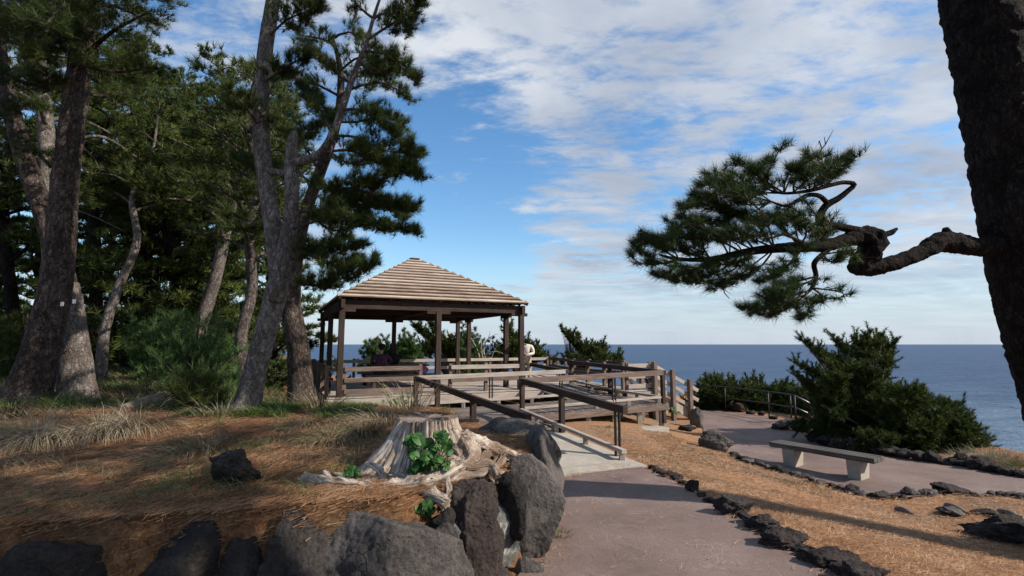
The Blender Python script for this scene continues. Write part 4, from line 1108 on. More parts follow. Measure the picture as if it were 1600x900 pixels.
# pine crossing behind it
rt, T = pine_at(120, 622, 22, 'second left pine, pale broad foot then crossing behind the big trunk and leaning left', 9.3)
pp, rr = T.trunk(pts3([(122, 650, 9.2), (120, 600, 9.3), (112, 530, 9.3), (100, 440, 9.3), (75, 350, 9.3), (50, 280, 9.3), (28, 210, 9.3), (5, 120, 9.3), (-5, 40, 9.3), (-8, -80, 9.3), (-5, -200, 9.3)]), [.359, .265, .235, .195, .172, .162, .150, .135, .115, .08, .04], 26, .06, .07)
mbf = MB(); fp, fr_ = spline(pts3([(122, 650, 9.18), (120, 600, 9.28), (112, 530, 9.28), (101, 445, 9.28)]), [.375, .28, .255, .222], .07); mbf.tube(fp, fr_, 26, .06, 5.5, True, rfreq=4.5); mbf.build('trunk_foot', M['bark_pale'], rt)  # paler tube over the foot, sunlight put into its colour
for spec in ([(28, 210, 9.3), (70, 250, 8.8), (140, 320, 9.4)], [(0, 100, 9.3), (40, 130, 8.6), (85, 120, 8.2)], [(-5, 40, 9.3), (40, 10, 8.4), (85, 0, 8)], [(10, 150, 9.3), (-10, 170, 8.5), (-40, 190, 8)], [(-5, 60, 9.3), (40, 70, 8.6), (95, 60, 8.2)], [(-5, 0, 9.3), (30, 40, 8.4), (60, 90, 8)], [(15, 180, 9.3), (40, 160, 9.8), (70, 170, 10)]):
    T.limb(pts3(spec), .045, .012, .3, 14, .6, 7)
auto_crown(T, pp, rr, .7, 1.0, 9, 2.4, 1.2, 6, .6, 5)
T.build(rt, LN, 28, WN, .62, 'needles', 'bark_brown')
# light trunk behind them
rt, T = pine_at(75, 600, 23, 'thin sunlit pine stem seen between the two big left trunks', 12.2)
pp, rr = T.trunk(pts3([(85, 610, 12.2), (84, 480, 12.2), (76, 300, 12.2), (72, 200, 12.2), (64, 110, 12.2), (60, 0, 12.2), (60, -80, 12.2)]), [.2, .19, .18, .17, .15, .12, .06], 14, .06, .1)
auto_crown(T, pp, rr, .5, 1.0, 16, 2.4, 1.2, 5.5, .6, 4)
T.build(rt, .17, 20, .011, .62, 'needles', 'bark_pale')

# middle pine with two stems
rt, T = pine_at(384, 636, 24, 'tall forked pine left of the pavilion, one straight sunlit stem and one broken stem', 7.6)
T.trunk(pts3([(372, 662, 7.5), (386, 632, 7.6), (396, 590, 7.6), (408, 545, 7.6), (420, 500, 7.6), (432, 455, 7.6), (436, 430, 7.6), (428, 365, 7.6), (420, 310, 7.6), (411, 250, 7.6), (408, 190, 7.6), (410, 120, 7.6), (417, 60, 7.6), (427, 0, 7.6), (436, -60, 7.6), (440, -180, 7.6)]),
        [.27, .20, .17, .16, .16, .165, .145, .132, .128, .125, .12, .115, .112, .108, .10, .06], 28, .055, .06)
T.trunk(pts3([(428, 470, 7.55), (440, 425, 7.5), (450, 370, 7.5), (456, 320, 7.5), (455, 260, 7.5), (456, 225, 7.5), (461, 205, 7.5)]), [.14, .135, .118, .105, .10, .09, .045], 22, .08, .06)
sc_ = pts3([(455, 255, 7.5), (478, 250, 7.4), (500, 240, 7.3), (519, 212, 7.2), (534, 172, 7.2), (548, 130, 7.2), (560, 98, 7.2), (572, 70, 7.2), (583, 30, 7.2), (596, -10, 7.2)])
T.trunk(sc_, [.075, .07, .065, .058, .05, .045, .04, .033, .026, .018], 14, .08, .06)
limbs_ = [
 [(575, 62, 7.2), (600, 45, 7.0), (628, 28, 6.9), (658, 5, 6.9)], [(570, 80, 7.2), (600, 84, 7.0), (630, 100, 7.0), (648, 122, 7.0)],
 [(583, 30, 7.2), (605, 20, 7.4), (640, 45, 7.6)], [(585, 30, 7.2), (560, 10, 7.1), (548, -12, 7.1)], [(596, -10, 7.2), (620, -20, 7.2), (650, -12, 7.2)], [(560, 98, 7.2), (585, 110, 7.6), (620, 112, 7.9)],
 [(596, -10, 7.2), (570, -40, 7.2), (540, -30, 7)],
 [(534, 172, 7.2), (565, 172, 7.0), (600, 195, 6.9), (640, 232, 6.9)], [(519, 212, 7.2), (560, 215, 7.4), (600, 235, 7.6), (655, 240, 7.7)],
 [(500, 240, 7.3), (545, 235, 7.1), (600, 255, 7.0), (655, 275, 7.0)],
 [(462, 262, 7.5), (478, 280, 7.4), (515, 294, 7.2), (550, 293, 7.1), (585, 284, 7.0), (640, 258, 7.0)],
 [(550, 293, 7.1), (585, 305, 7.3), (610, 322, 7.4), (645, 330, 7.4)],
 [(452, 330, 7.5), (490, 330, 7.6), (540, 318, 7.7), (590, 322, 7.8), (645, 322, 7.9)],
 [(450, 360, 7.5), (480, 350, 7.3), (520, 342, 7.2), (580, 352, 7.1), (646, 362, 7.1)],
 [(500, 346, 7.25), (530, 330, 7.5), (570, 330, 7.6)],
 [(444, 430, 7.5), (480, 445, 7.3), (520, 440, 7.2), (560, 424, 7.1), (586, 408, 7.1)],
 [(446, 410, 7.5), (480, 395, 7.4), (520, 392, 7.3), (560, 385, 7.2)], [(500, 443, 7.2), (530, 425, 7.4), (558, 402, 7.5)], [(480, 395, 7.4), (505, 410, 7.2), (535, 415, 7.2)],
 [(548, 130, 7.2), (520, 110, 7.2), (495, 85, 7.3)], [(519, 212, 7.2), (500, 170, 7.6), (480, 140, 7.9)],
 [(408, 200, 7.6), (385, 170, 7.2), (360, 140, 7.0)], [(411, 130, 7.6), (440, 110, 7.3), (480, 85, 7.2)], [(417, 60, 7.6), (450, 30, 7.3), (490, 15, 7.1)], [(427, 0, 7.6), (455, -10, 7.3), (500, 5, 7.2)], [(436, -50, 7.6), (400, -60, 7.2), (350, -50, 7)],
 [(456, 290, 7.5), (420, 262, 7.9), (375, 250, 8.2)], [(456, 240, 7.5), (490, 200, 7.9), (530, 185, 8.2)], [(436, -60, 7.6), (470, -70, 7.4), (520, -60, 7.2)]]
for sp in limbs_: T.limb(pts3(sp), .024, .007, .22, 22, .40, 8, upb=.45, n=6)
T.limb(pts3([(408, 262, 7.6), (425, 268, 7.55), (450, 272, 7.5)]), .07, .05, bare=True, n=12)
T.limb(pts3([(519, 212, 7.2), (519, 230, 7.15), (513, 252, 7.1)]), .03, .008, bare=True, n=8)
T.build(rt, .145, 32, .0060, .60, 'needles', 'bark_pale')

# third pine right behind
rt, T = pine_at(470, 612, 25, 'stout dark pine trunk just left of the pavilion corner', 9.6)
T.trunk(pts3([(474, 640, 9.5), (470, 600, 9.6), (466, 545, 9.6), (456, 490, 9.6), (456, 440, 9.6), (466, 380, 9.6), (478, 330, 9.6), (496, 280, 9.6), (512, 235, 9.6), (522, 205, 9.6), (530, 170, 9.6), (532, 110, 9.6), (520, 60, 9.6)]),
        [.30, .23, .20, .19, .17, .13, .115, .11, .11, .095, .08, .06, .03], 24, .06, .07)
for sp in ([(530, 150, 9.6), (560, 135, 9.3), (600, 130, 9.1), (635, 150, 9)], [(532, 110, 9.6), (560, 90, 9.2), (590, 95, 9)], [(522, 70, 9.6), (500, 60, 9.2), (470, 55, 9)], [(520, 60, 9.6), (545, 50, 9.6), (575, 70, 9.5)],
           [(525, 190, 9.6), (560, 190, 9.4), (600, 180, 9.2), (630, 195, 9.1)], [(530, 150, 9.6), (490, 130, 9.4), (450, 120, 9.2)], [(512, 235, 9.6), (545, 255, 9.3), (580, 250, 9.1), (620, 270, 9)],
           [(496, 280, 9.6), (540, 310, 9.3), (590, 310, 9.1), (630, 340, 9)], [(478, 330, 9.6), (520, 360, 9.4), (570, 350, 9.2), (600, 358, 9.2)], [(500, 270, 9.6), (470, 220, 9.8), (440, 200, 10)], [(532, 110, 9.6), (560, 120, 10), (600, 105, 10.3)],
           [(466, 380, 9.6), (500, 385, 9.6), (540, 372, 9.6)]):
    T.limb(pts3(sp), .03, .009, .2, 17, .55, 8, upb=.45, n=6)
T.build(rt, .15, 28, .0070, .60, 'needles_back', 'bark_brown')

# ---- wood behind: named stems, then filling trees ---------------------
def grown(px, py, D, top, r0, seed, label, bark='bark', mat='needles_back', f0=.35, n=28, l0=2.9, l1=1.0, lean=0, K=16, group=None, LgS=1.0, base=None):
    g = P(px, py, D); gz_ = land_h(g.x, g.y); g.z = gz_
    o = thing('pine_tree', g, label, 'tree', group); T = Tree(seed); r = T.r
    tx, ty = top; tp = P(tx, ty, D + r.uniform(-.4, .4))
    pts = [g - Vector((0, 0, .15))]
    for k in range(1, 6):
        f = k / 6; q = g.lerp(tp, f); q += Vector((r.gauss(0, .13), r.gauss(0, .13), 0)) + Vector((lean * math.sin(f * 3.1), 0, 0)); pts.append(q)
    pts.append(tp)
    rads = [r0 * 1.25, r0, r0 * .9, r0 * .8, r0 * .62, r0 * .42, r0 * .15]
    pp, rr = T.trunk(pts, rads, 12, .08, .2)
    auto_crown(T, pp, rr, f0, 1.0, n, l0, l1, 5.2, .62, 4, phase=r.random() * 6)
    T.limb([pp[-2], pp[-1], pp[-1] + Vector((0, 0, .3))], .02, .008, 0, 8, .4, 4)
    T.build(o, .22 * LgS, K, .0014 * D * LgS, .65, mat, bark); return o
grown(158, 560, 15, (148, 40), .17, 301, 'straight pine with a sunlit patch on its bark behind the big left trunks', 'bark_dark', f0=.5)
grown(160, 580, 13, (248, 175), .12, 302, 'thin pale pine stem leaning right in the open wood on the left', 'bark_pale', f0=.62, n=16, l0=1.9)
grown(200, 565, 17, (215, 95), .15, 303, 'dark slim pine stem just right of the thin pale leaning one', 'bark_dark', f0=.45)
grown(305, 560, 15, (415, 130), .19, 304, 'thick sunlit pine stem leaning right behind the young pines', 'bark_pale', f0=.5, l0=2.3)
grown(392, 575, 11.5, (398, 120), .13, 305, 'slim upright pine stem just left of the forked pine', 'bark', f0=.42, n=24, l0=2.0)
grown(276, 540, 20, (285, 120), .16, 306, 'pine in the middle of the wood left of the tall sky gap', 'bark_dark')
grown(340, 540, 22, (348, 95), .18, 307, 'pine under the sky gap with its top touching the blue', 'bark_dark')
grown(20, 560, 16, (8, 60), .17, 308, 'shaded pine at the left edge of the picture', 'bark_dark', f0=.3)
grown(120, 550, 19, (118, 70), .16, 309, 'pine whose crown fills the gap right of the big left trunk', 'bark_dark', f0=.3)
fill = [(222, 17, 120), (262, 15.5, 190), (330, 18, 175), (235, 24, 75), (310, 27, 130), (395, 26, 160), (60, 24, 90), (180, 29, 110), (430, 21, 110), (270, 33, 170), (355, 34, 200), (0, 30, 130), (-60, 22, 60), (-130, 17, 20)]
src = None
labs_ = ['bushy pine with low boughs right of the thin leaning stem', 'shorter pine with foliage to the ground left of centre in the wood', 'shorter pine above the young green pines', 'pine crown behind the thin leaning stem', 'pine filling the wood below the sky gap', 'far pine left of the forked pine', 'pine behind the crossing left trunks', 'far pine low in the left wood',
         'pine seen behind the broken stem', 'far pine deep in the middle of the wood', 'far pine showing between stems near the forked pine', 'far pine at the left margin', 'pine outside the left edge', 'near pine outside the left edge']
for i, (px, D, ty) in enumerate(fill):
    grown(px, 545, D, (px + random.Random(i).uniform(-25, 25), ty), .16, 320 + i, labs_[i], 'bark_dark', f0=.06, n=38, l0=3.2, l1=1.3, K=12, LgS=1.25, group='pines deep in the wood')

# young bushy pines and undergrowth
def bush(px, py, D, wpx, hpx, seed, label, mat='needles_young', n=70, K=20, LgS=.17, cat='shrub', name='shrub', wid=.0009, spread=.6, f=land_h, asp=.8, upb=.5, tl=.4, per=7, bark='twig', tufts=4):
    g = P(px, py, D); g.z = f(g.x, g.y); s_ = D / FPX; Wd = wpx * s_; Ht = hpx * s_
    o = thing(name, g, label, cat); T = Tree(seed); r = T.r
    for i in range(n):
        a = r.random() * 6.283; e = r.random() ** .7; hgt = r.uniform(.12, 1.0)
        rad = Wd * math.sqrt(max(.04, 1 - (hgt * 2 * .62 - .45) ** 2 * 1.1)) * (e ** .5)
        tip = g + Vector((math.cos(a) * rad, math.sin(a) * rad * asp, Ht * hgt * (1 - .22 * e)))
        b0 = g + Vector((math.cos(a) * rad * .15, math.sin(a) * rad * .12, Ht * hgt * .35))
        mid = b0.lerp(tip, .55) + Vector((r.gauss(0, .06), r.gauss(0, .06), r.gauss(0, .05) - Ht * .03))
        T.limb([b0, mid, tip], .016, .005, .2, per, tl, tufts, n=4, upb=upb, step=.25)
    T.wood.tube([g - Vector((0, 0, .1)), g + Vector((0, 0, Ht * .5)), g + Vector((.05, 0, Ht * .9))], [.05, .035, .01], 6)
    T.build(o, LgS, K, wid * D, spread, mat, bark, 'foliage', 'stem'); return o
bush(300, 615, 10.0, 75, 150, 401, 'dense young green pine growing in the middle of the wood edge', n=44, K=14, LgS=.20, spread=.45, name='young_pine', cat='tree')
bush(245, 595, 12.5, 55, 130, 402, 'young green pine left of the dense one', n=45, name='young_pine', cat='tree')
bush(345, 575, 12.5, 45, 95, 403, 'bright young pine left of the forked pine foot', n=36, name='young_pine', cat='tree')
bush(305, 640, 7.6, 28, 70, 404, 'dark grassy shrub in front of the dense young pine', 'needles', n=24, LgS=.2)
bush(436, 585, 13.5, 36, 60, 405, 'sunlit low bush between the forked pine and the pavilion corner', 'shrub', n=30, LgS=.10, K=12, wid=.002)
bush(160, 570, 18, 50, 75, 406, 'low undergrowth behind the left pine stems', 'shrub', n=34, LgS=.14, K=12, wid=.002)
bush(30, 590, 13, 60, 120, 407, 'dark undergrowth at the left edge', 'needles', n=40)
bush(210, 560, 24, 80, 90, 408, 'far green thicket closing the wood on the left', 'shrub', n=50, LgS=.2, K=12, wid=.002)
bush(390, 555, 24, 70, 80, 409, 'far green thicket behind the forked pine', 'shrub', n=50, LgS=.2, K=12, wid=.002)
bush(90, 560, 26, 90, 90, 410, 'far thicket behind the crossing trunks', 'shrub', n=50, LgS=.2, K=12, wid=.002)
bush(300, 560, 30, 90, 90, 411, 'farthest thicket in the middle of the wood', 'shrub', n=50, LgS=.22, K=12, wid=.002)
# bushes behind the pavilion
bush(588, 575, 22.5, 32, 88, 420, 'light green pine bush behind the seated person', 'needles_young', n=75, cat='bush', LgS=.17)
bush(636, 575, 22.5, 26, 92, 421, 'rounder pine bush right of the pavilion back middle post', 'needles_young', n=80, cat='bush', LgS=.17)
bush(515, 575, 22, 30, 52, 422, 'low bush beyond the shaded side fence', 'shrub', n=26, LgS=.12, K=12, wid=.0018)
bush(730, 575, 23.5, 36, 100, 423, 'tall yellowish green bush behind the right half of the pavilion', 'needles_young', n=90, cat='bush', LgS=.17)
bush(768, 580, 24, 24, 80, 425, 'green bush with bare bleached twigs behind the front right post', 'juniper', n=34, K=16, LgS=.13, wid=.0016)
# trees behind pavilion: dark wind-swept branch
def dead(px0, seed, o):
    r = random.Random(seed); mb = MB()
    for i in range(9):
        p = P(px0 + r.uniform(-10, 8), 560 + r.uniform(-5, 10), 23.2); pts = [p]; d = Vector((r.uniform(-.6, .9), r.uniform(-.3, .1), r.uniform(.5, 1.1))).normalized()
        for k in range(7): d = (d + Vector((r.gauss(0, .3), r.gauss(0, .15), r.gauss(0, .3)))).normalized(); p = p + d * .22; pts.append(p)
        mb.tube(pts, [.035 - .004 * k for k in range(8)], 5)
    mb.build('dead_twigs', M['wood_pale'], o)

def juniper_tris(pos, axis, rs, Lg=.16, K=9, wd=.03):
    return needle_tris(pos, axis, Lg, K, wd, .62, rs, .6)
def juniper(px, py, D, plumes, label, seed, mat='juniper', trunk=None, f=land_h, dens=55, Lg=.10, wd=.016, g0=None):
    """plumes: (px, py, D, radius px) lumps of foliage; flame-like tips point up and outwards"""
    g = P(px, py, D) if g0 is None else g0
    g.z = f(g.x, g.y); o = thing('juniper', g, label, 'shrub'); r = random.Random(seed); pos = []; ax = []; mb = MB()
    cen = g + Vector((0, 0, .3))
    for (x, y, d, rp) in plumes:
        c = P(x, y, d); rad = rp * d / FPX; out_ = (c - cen); out_.normalize()
        mid = cen.lerp(c, .5) + Vector((0, 0, -.15 * rad)); mb.tube([g, mid, c], [.05, .03, .012], 6, .1, seed)
        n = int(dens * 2.2 * (rp / 14.0) ** 1.6)
        for i in range(n):
            v = Vector((r.gauss(0, 1), r.gauss(0, 1), r.gauss(0, 1))).normalized(); q = c + v * rad * (.45 + .6 * r.random()) * Vector((1, .9, .75)).length / 1.5
            a = (v * .75 + out_ * .4 + Vector((0, 0, .75 if rp < 9 else .3)) + Vector((r.gauss(0, .25), r.gauss(0, .25), 0))).normalized()
            pos.append(tuple(q)); ax.append(tuple(a))
            if r.random() < .12:
                for k in range(3): q = q + a * Lg * .7; pos.append(tuple(q)); ax.append(tuple((a + Vector((0, 0, .2 * k))).normalized()))
    if trunk:
        for tp, rads in trunk: pp_, rr_ = spline(tp, rads, .1); mb.tube(pp_, rr_, 10, .12, seed)
    mb.build('stem', M['bark'], o)
    rs = np.random.default_rng(seed)
    link_mesh('foliage', tris_mesh('foliage', juniper_tris(np.array(pos), np.array(ax), rs, Lg, 18, wd)), M[mat], o); return o
def lumps(cx_, cy_, rx, ry, D, n, rp, seed, dD=1.0):
    r = random.Random(seed); out = []
    for i in range(n):
        a = r.random() * 6.283; e = math.sqrt(r.random()); out.append((cx_ + math.cos(a) * rx * e, cy_ + math.sin(a) * ry * e, D + r.uniform(-dD, dD), rp * r.uniform(.7, 1.3)))
    return out
def tip(x0, y0, x1, y1, D, n, r0, r1): return [(x0 + (x1 - x0) * k / (n - 1), y0 + (y1 - y0) * k / (n - 1), D, r0 + (r1 - r0) * k / (n - 1)) for k in range(n)]
# the big juniper right of the bench
pl = lumps(1336, 566, 50, 16, 12.9, 20, 11, 1, .8) + lumps(1336, 592, 50, 20, 12.9, 30, 12, 21, .9) + lumps(1350, 635, 62, 34, 12.9, 50, 15, 2, 1.1) + lumps(1320, 612, 24, 14, 13.2, 10, 12, 41, .6) + lumps(1290, 668, 42, 16, 13.0, 16, 12, 42, .6) + lumps(1270, 632, 36, 26, 17.8, 26, 11, 3, .6) \
   + tip(1290, 560, 1252, 528, 12.8, 6, 9, 3) + tip(1285, 590, 1245, 566, 12.8, 5, 9, 4) + tip(1270, 610, 1238, 576, 12.8, 5, 9, 3) + tip(1320, 545, 1302, 524, 12.8, 4, 8, 3) \
   + tip(1350, 545, 1358, 517, 12.8, 5, 9, 3) + tip(1380, 560, 1400, 530, 12.8, 6, 10, 3) + tip(1340, 540, 1335, 526, 12.8, 3, 8, 4) + tip(1365, 540, 1378, 522, 12.8, 4, 9, 4)
tk = [(pts3([(1372, 705, 12.6), (1370, 685, 12.6), (1366, 655, 12.7), (1350, 615, 12.8)]), [.12, .09, .08, .04])]
juniper(1368, 700, 12.6, pl, 'tall dark juniper with horned tips right behind the bench', 61, trunk=tk, dens=46)
pl = lumps(1420, 645, 50, 26, 12.6, 38, 14, 5, 1.0) + lumps(1470, 668, 46, 24, 12.2, 34, 14, 6, 1.0) + lumps(1505, 690, 24, 14, 12.0, 12, 12, 26, .6) + lumps(1400, 686, 50, 14, 12.0, 18, 13, 7, .7) + tip(1475, 640, 1505, 628, 12.2, 5, 7, 2)
tk = [(pts3([(1452, 712, 11.9), (1450, 690, 12), (1440, 650, 12.3)]), [.10, .08, .05]), (pts3([(1415, 700, 12), (1440, 680, 12.1), (1460, 672, 12.2)]), [.05, .04, .03])]
juniper(1452, 708, 12.0, pl, 'spreading juniper sloping down to the right of the tall one', 62, trunk=tk, dens=46)
# hedge beyond the path
for i, (x, y, rx, ry, n, lab) in enumerate([(1110, 616, 26, 9, 16, 'low juniper at the left end of the hedge beyond the stairs'), (1160, 618, 34, 12, 24, 'middle juniper of the hedge behind the iron railing'), (1215, 624, 30, 14, 22, 'right juniper of the hedge behind the railing corner'), (1262, 650, 30, 20, 20, 'low juniper below the sloping bars of the railing')]):
    D_ = 19.5 if i < 3 else 18.3
    juniper(x, 640, D_, lumps(x, y, rx, ry, D_, n, 12, 70 + i, .8) + lumps(x, y + 14, rx, 10, D_, n // 2, 11, 90 + i, .8) + (tip(x + 5, y - 8, x + 15, y - 24, D_, 3, 6, 3) if i < 3 else []), lab, 75 + i, dens=36, Lg=.19, wd=.04)
# wind-swept junipers behind the deck
pl = lumps(885, 563, 34, 3, 25, 22, 5, 11, .6) + tip(912, 550, 878, 516, 25, 12, 6, 1.6) + tip(905, 545, 888, 518, 25, 7, 4, 1.6) + tip(915, 552, 940, 540, 25, 5, 6, 3) + lumps(925, 552, 14, 5, 25, 8, 7, 12, .4)
juniper(895, 575, 25, pl, 'wind-swept juniper with a horn pointing left over the back fence', 63, dens=44, Lg=.2, wd=.045)
pl = lumps(800, 548, 10, 20, 24.5, 12, 8, 13, .5) + tip(800, 535, 794, 508, 24.5, 5, 7, 3) + lumps(830, 554, 16, 8, 25, 12, 8, 14, .5) + tip(823, 550, 825, 532, 25, 4, 5, 3)
juniper(808, 575, 24.6, pl, 'juniper behind the right corner post beside the person in white', 64, dens=44, Lg=.2, wd=.045)
pl = tip(705, 552, 650, 510, 23.2, 12, 7, 4) + tip(700, 545, 672, 503, 23.2, 9, 6, 4) + lumps(700, 545, 10, 12, 23.2, 8, 6, 15, .4) + lumps(668, 545, 10, 6, 23.2, 6, 6, 16, .4)
o = juniper(708, 575, 23.2, pl, 'black branched juniper with bleached dead twigs behind the pavilion', 65, dens=40, Lg=.2, wd=.045); dead(752, 3, o)
juniper(1000, 560, 22, lumps(955, 560, 22, 5, 24, 8, 7, 17, .4), 'low juniper scrub beyond the side fence of the deck', 66, dens=30, Lg=.18, wd=.04)

# ---- leaning pine at the right and its limb -----------------------------
DT = 5.6
rt = thing('pine_tree', Vector((6.12, 5.6, base_h(6.12, 5.6))), 'huge dark pine trunk cutting the right edge with a low limb reaching left', 'tree'); T = Tree(51)
T.trunk([Vector((6.40, 5.55, -0.75)), Vector((6.34, 5.6, -0.1)), Vector((6.24, 5.6, 0.98)), Vector((6.04, 5.6, 2.0)), Vector((5.90, 5.6, 3.0)), Vector((5.80, 5.6, 4.4)), Vector((5.66, 5.6, 6.0)), Vector((5.4, 5.6, 8.0)), Vector((5.2, 5.6, 10.5)), Vector((5.0, 5.6, 12.5))], [.66, .51, .43, .41, .40, .39, .38, .33, .22, .06], 72, .075, .04, 8)
T.trunk(pts3([(1565, 384, 5.6), (1525, 386, 5.5), (1490, 380, 5.45), (1470, 378, 5.4), (1440, 394, 5.35), (1400, 410, 5.3), (1365, 418, 5.28), (1338, 418, 5.25), (1328, 420, 5.25)]), [.11, .10, .115, .11, .080, .082, .088, .08, .05], 28, .17, .022, 13)
T.trunk(pts3([(1476, 376, 5.4), (1479, 366, 5.38), (1477, 356, 5.36)]), [.075, .055, .025], 10, .25, .02, 12)
T.trunk(pts3([(1334, 426, 5.27), (1343, 414, 5.25), (1354, 400, 5.24), (1365, 384, 5.22), (1361, 371, 5.2), (1345, 368, 5.17), (1320, 374, 5.12)]), [.05, .10, .112, .12, .11, .085, .065], 30, .34, .018, 12)
T.trunk(pts3([(1368, 370, 5.2), (1385, 366, 5.2), (1394, 362, 5.2), (1402, 357, 5.2)]), [.06, .035, .03, .012], 10, .2, .02, 12)
main = pts3([(1340, 371, 5.16), (1320, 375, 5.12), (1290, 384, 5.08), (1250, 386, 5.0), (1210, 388, 4.95), (1160, 395, 4.9), (1110, 405, 4.85), (1060, 405, 4.8), (1030, 398, 4.8)])
T.trunk(main, [.08, .068, .06, .054, .045, .036, .028, .018, .01], 14, .2, .03, 12)
up1 = pts3([(1283, 352, 5.08), (1280, 340, 5.08), (1290, 322, 5.06), (1310, 310, 5.04), (1325, 298, 5.02), (1335, 288, 5.0), (1318, 285, 4.98), (1295, 290, 4.96), (1265, 298, 4.94), (1225, 302, 4.92), (1200, 296, 4.9)])
T.trunk(pts3([(1345, 362, 5.17), (1310, 354, 5.1), (1283, 350, 5.08)]), [.05, .035, .03], 10, .1, .04)
T.trunk(up1, [.04, .04, .036, .03, .026, .024, .022, .02, .018, .014, .008], 10, .08, .03)
T.trunk(pts3([(1293, 318, 5.05), (1280, 306, 5.0), (1262, 305, 4.97), (1245, 314, 4.95), (1228, 322, 4.93), (1205, 315, 4.9)]), [.026, .024, .022, .02, .015, .008], 8, .08, .03)
T.trunk(pts3([(1300, 385, 5.08), (1285, 398, 5.05), (1272, 412, 5.03), (1275, 432, 5.02), (1268, 450, 5.0), (1250, 468, 4.98)]), [.035, .03, .026, .022, .018, .008], 8, .08, .03)
T.limb(pts3([(1252, 378, 5.0), (1225, 366, 4.92), (1205, 372, 4.9), (1185, 366, 4.88)]), .018, .006, bare=True, n=8)
sub = [  # px limbs carrying needles
 [(1265, 298, 4.94), (1285, 285, 4.95), (1310, 266, 4.98)], [(1290, 290, 4.96), (1300, 275, 5.1), (1318, 256, 5.15)], [(1225, 302, 4.92), (1230, 275, 4.9), (1265, 250, 4.9)], [(1215, 300, 4.92), (1190, 280, 4.9), (1150, 252, 4.88)],
 [(1240, 300, 4.92), (1245, 280, 5.1), (1290, 258, 5.2)], [(1200, 296, 4.9), (1185, 270, 5.0), (1200, 250, 5.05)], [(1225, 302, 4.92), (1200, 285, 4.75), (1170, 262, 4.7)], [(1265, 298, 4.94), (1262, 280, 4.8), (1240, 262, 4.7)],
 [(1205, 315, 4.9), (1170, 305, 4.85), (1120, 285, 4.8), (1095, 290, 4.8)], [(1205, 315, 4.9), (1170, 320, 5.0), (1130, 300, 5.05), (1105, 278, 5.1)], [(1200, 340, 4.9), (1150, 335, 4.8), (1100, 320, 4.75), (1065, 322, 4.7)],
 [(1210, 388, 4.95), (1180, 350, 4.8), (1130, 320, 4.7), (1085, 305, 4.65)], [(1180, 392, 4.9), (1150, 360, 4.95), (1100, 345, 5.0), (1062, 338, 5.05)],
 [(1160, 395, 4.9), (1120, 375, 4.75), (1070, 372, 4.7), (1030, 375, 4.65)], [(1110, 405, 4.85), (1070, 395, 4.9), (1030, 380, 4.9), (995, 378, 4.9)], [(1060, 405, 4.8), (1040, 412, 4.75), (1010, 400, 4.7), (992, 385, 4.7)],
 [(1110, 405, 4.85), (1080, 425, 4.8), (1045, 432, 4.75), (1022, 428, 4.7)], [(1160, 395, 4.9), (1130, 420, 4.95), (1090, 438, 5.0), (1055, 440, 5.0)], [(1210, 388, 4.95), (1190, 415, 4.9), (1160, 432, 4.85), (1120, 445, 4.8)],
 [(1250, 386, 5.0), (1235, 410, 4.9), (1210, 428, 4.85), (1185, 440, 4.8)], [(1290, 384, 5.08), (1275, 360, 5.2), (1240, 345, 5.3), (1200, 338, 5.35)], [(1270, 382, 5.1), (1285, 365, 5.3), (1310, 352, 5.4)], [(1250, 386, 5.0), (1215, 350, 5.2), (1180, 345, 5.3)], [(1210, 388, 4.95), (1170, 372, 4.8), (1130, 372, 4.7)], [(1180, 392, 4.9), (1150, 410, 4.7), (1100, 415, 4.7)], [(1250, 386, 5.0), (1260, 360, 4.85), (1240, 338, 4.75)],
 [(1268, 450, 5.0), (1285, 462, 4.98), (1280, 472, 4.96)], [(1255, 462, 4.98), (1265, 480, 4.95), (1255, 497, 4.93)], [(1250, 468, 4.98), (1215, 478, 4.95), (1180, 482, 4.92), (1158, 480, 4.9)], [(1262, 455, 5), (1235, 462, 4.9), (1200, 470, 4.85)], [(1250, 468, 4.98), (1225, 485, 5.05), (1205, 492, 5.1)],
 [(1275, 432, 5.02), (1245, 440, 4.95), (1210, 450, 4.9), (1190, 462, 4.88)], [(1285, 398, 5.05), (1300, 410, 4.9), (1315, 405, 4.85)],
 [(1110, 405, 4.85), (1090, 380, 5.1), (1050, 360, 5.2)], [(1140, 400, 4.88), (1120, 370, 5.1), (1080, 350, 5.3)], [(1060, 405, 4.8), (1035, 390, 4.9), (1010, 372, 5.0)]]
for q, sp in enumerate(sub):
    p_ = pts3(sp); T.limb(p_, .012, .004, .28, 34, .145, 4, upb=.22, n=5, step=.06)
    for dy_ in ((-.24,) if q % 3 else (.26,)):
        T.limb([p_[0]] + [v + Vector((T.r.gauss(0, .04), dy_, T.r.gauss(0, .05))) for v in p_[1:]], .009, .004, .30, 16, .15, 4, upb=.2, n=4, step=.08)
for sp in ([(1275, 245, 4.95), (1290, 225, 4.95), (1302, 203, 4.95)], [(1284, 232, 4.95), (1280, 220, 4.95), (1278, 226, 4.95)], [(1259, 248, 4.95), (1262, 228, 4.95)], [(1290, 226, 4.95), (1288, 214, 4.95)], [(1128, 440, 4.9), (1132, 458, 4.9), (1140, 467, 4.9)]):
    p_ = pts3(sp); T.tw.tube(p_, [.006] * (len(p_) - 1) + [.003], 5)
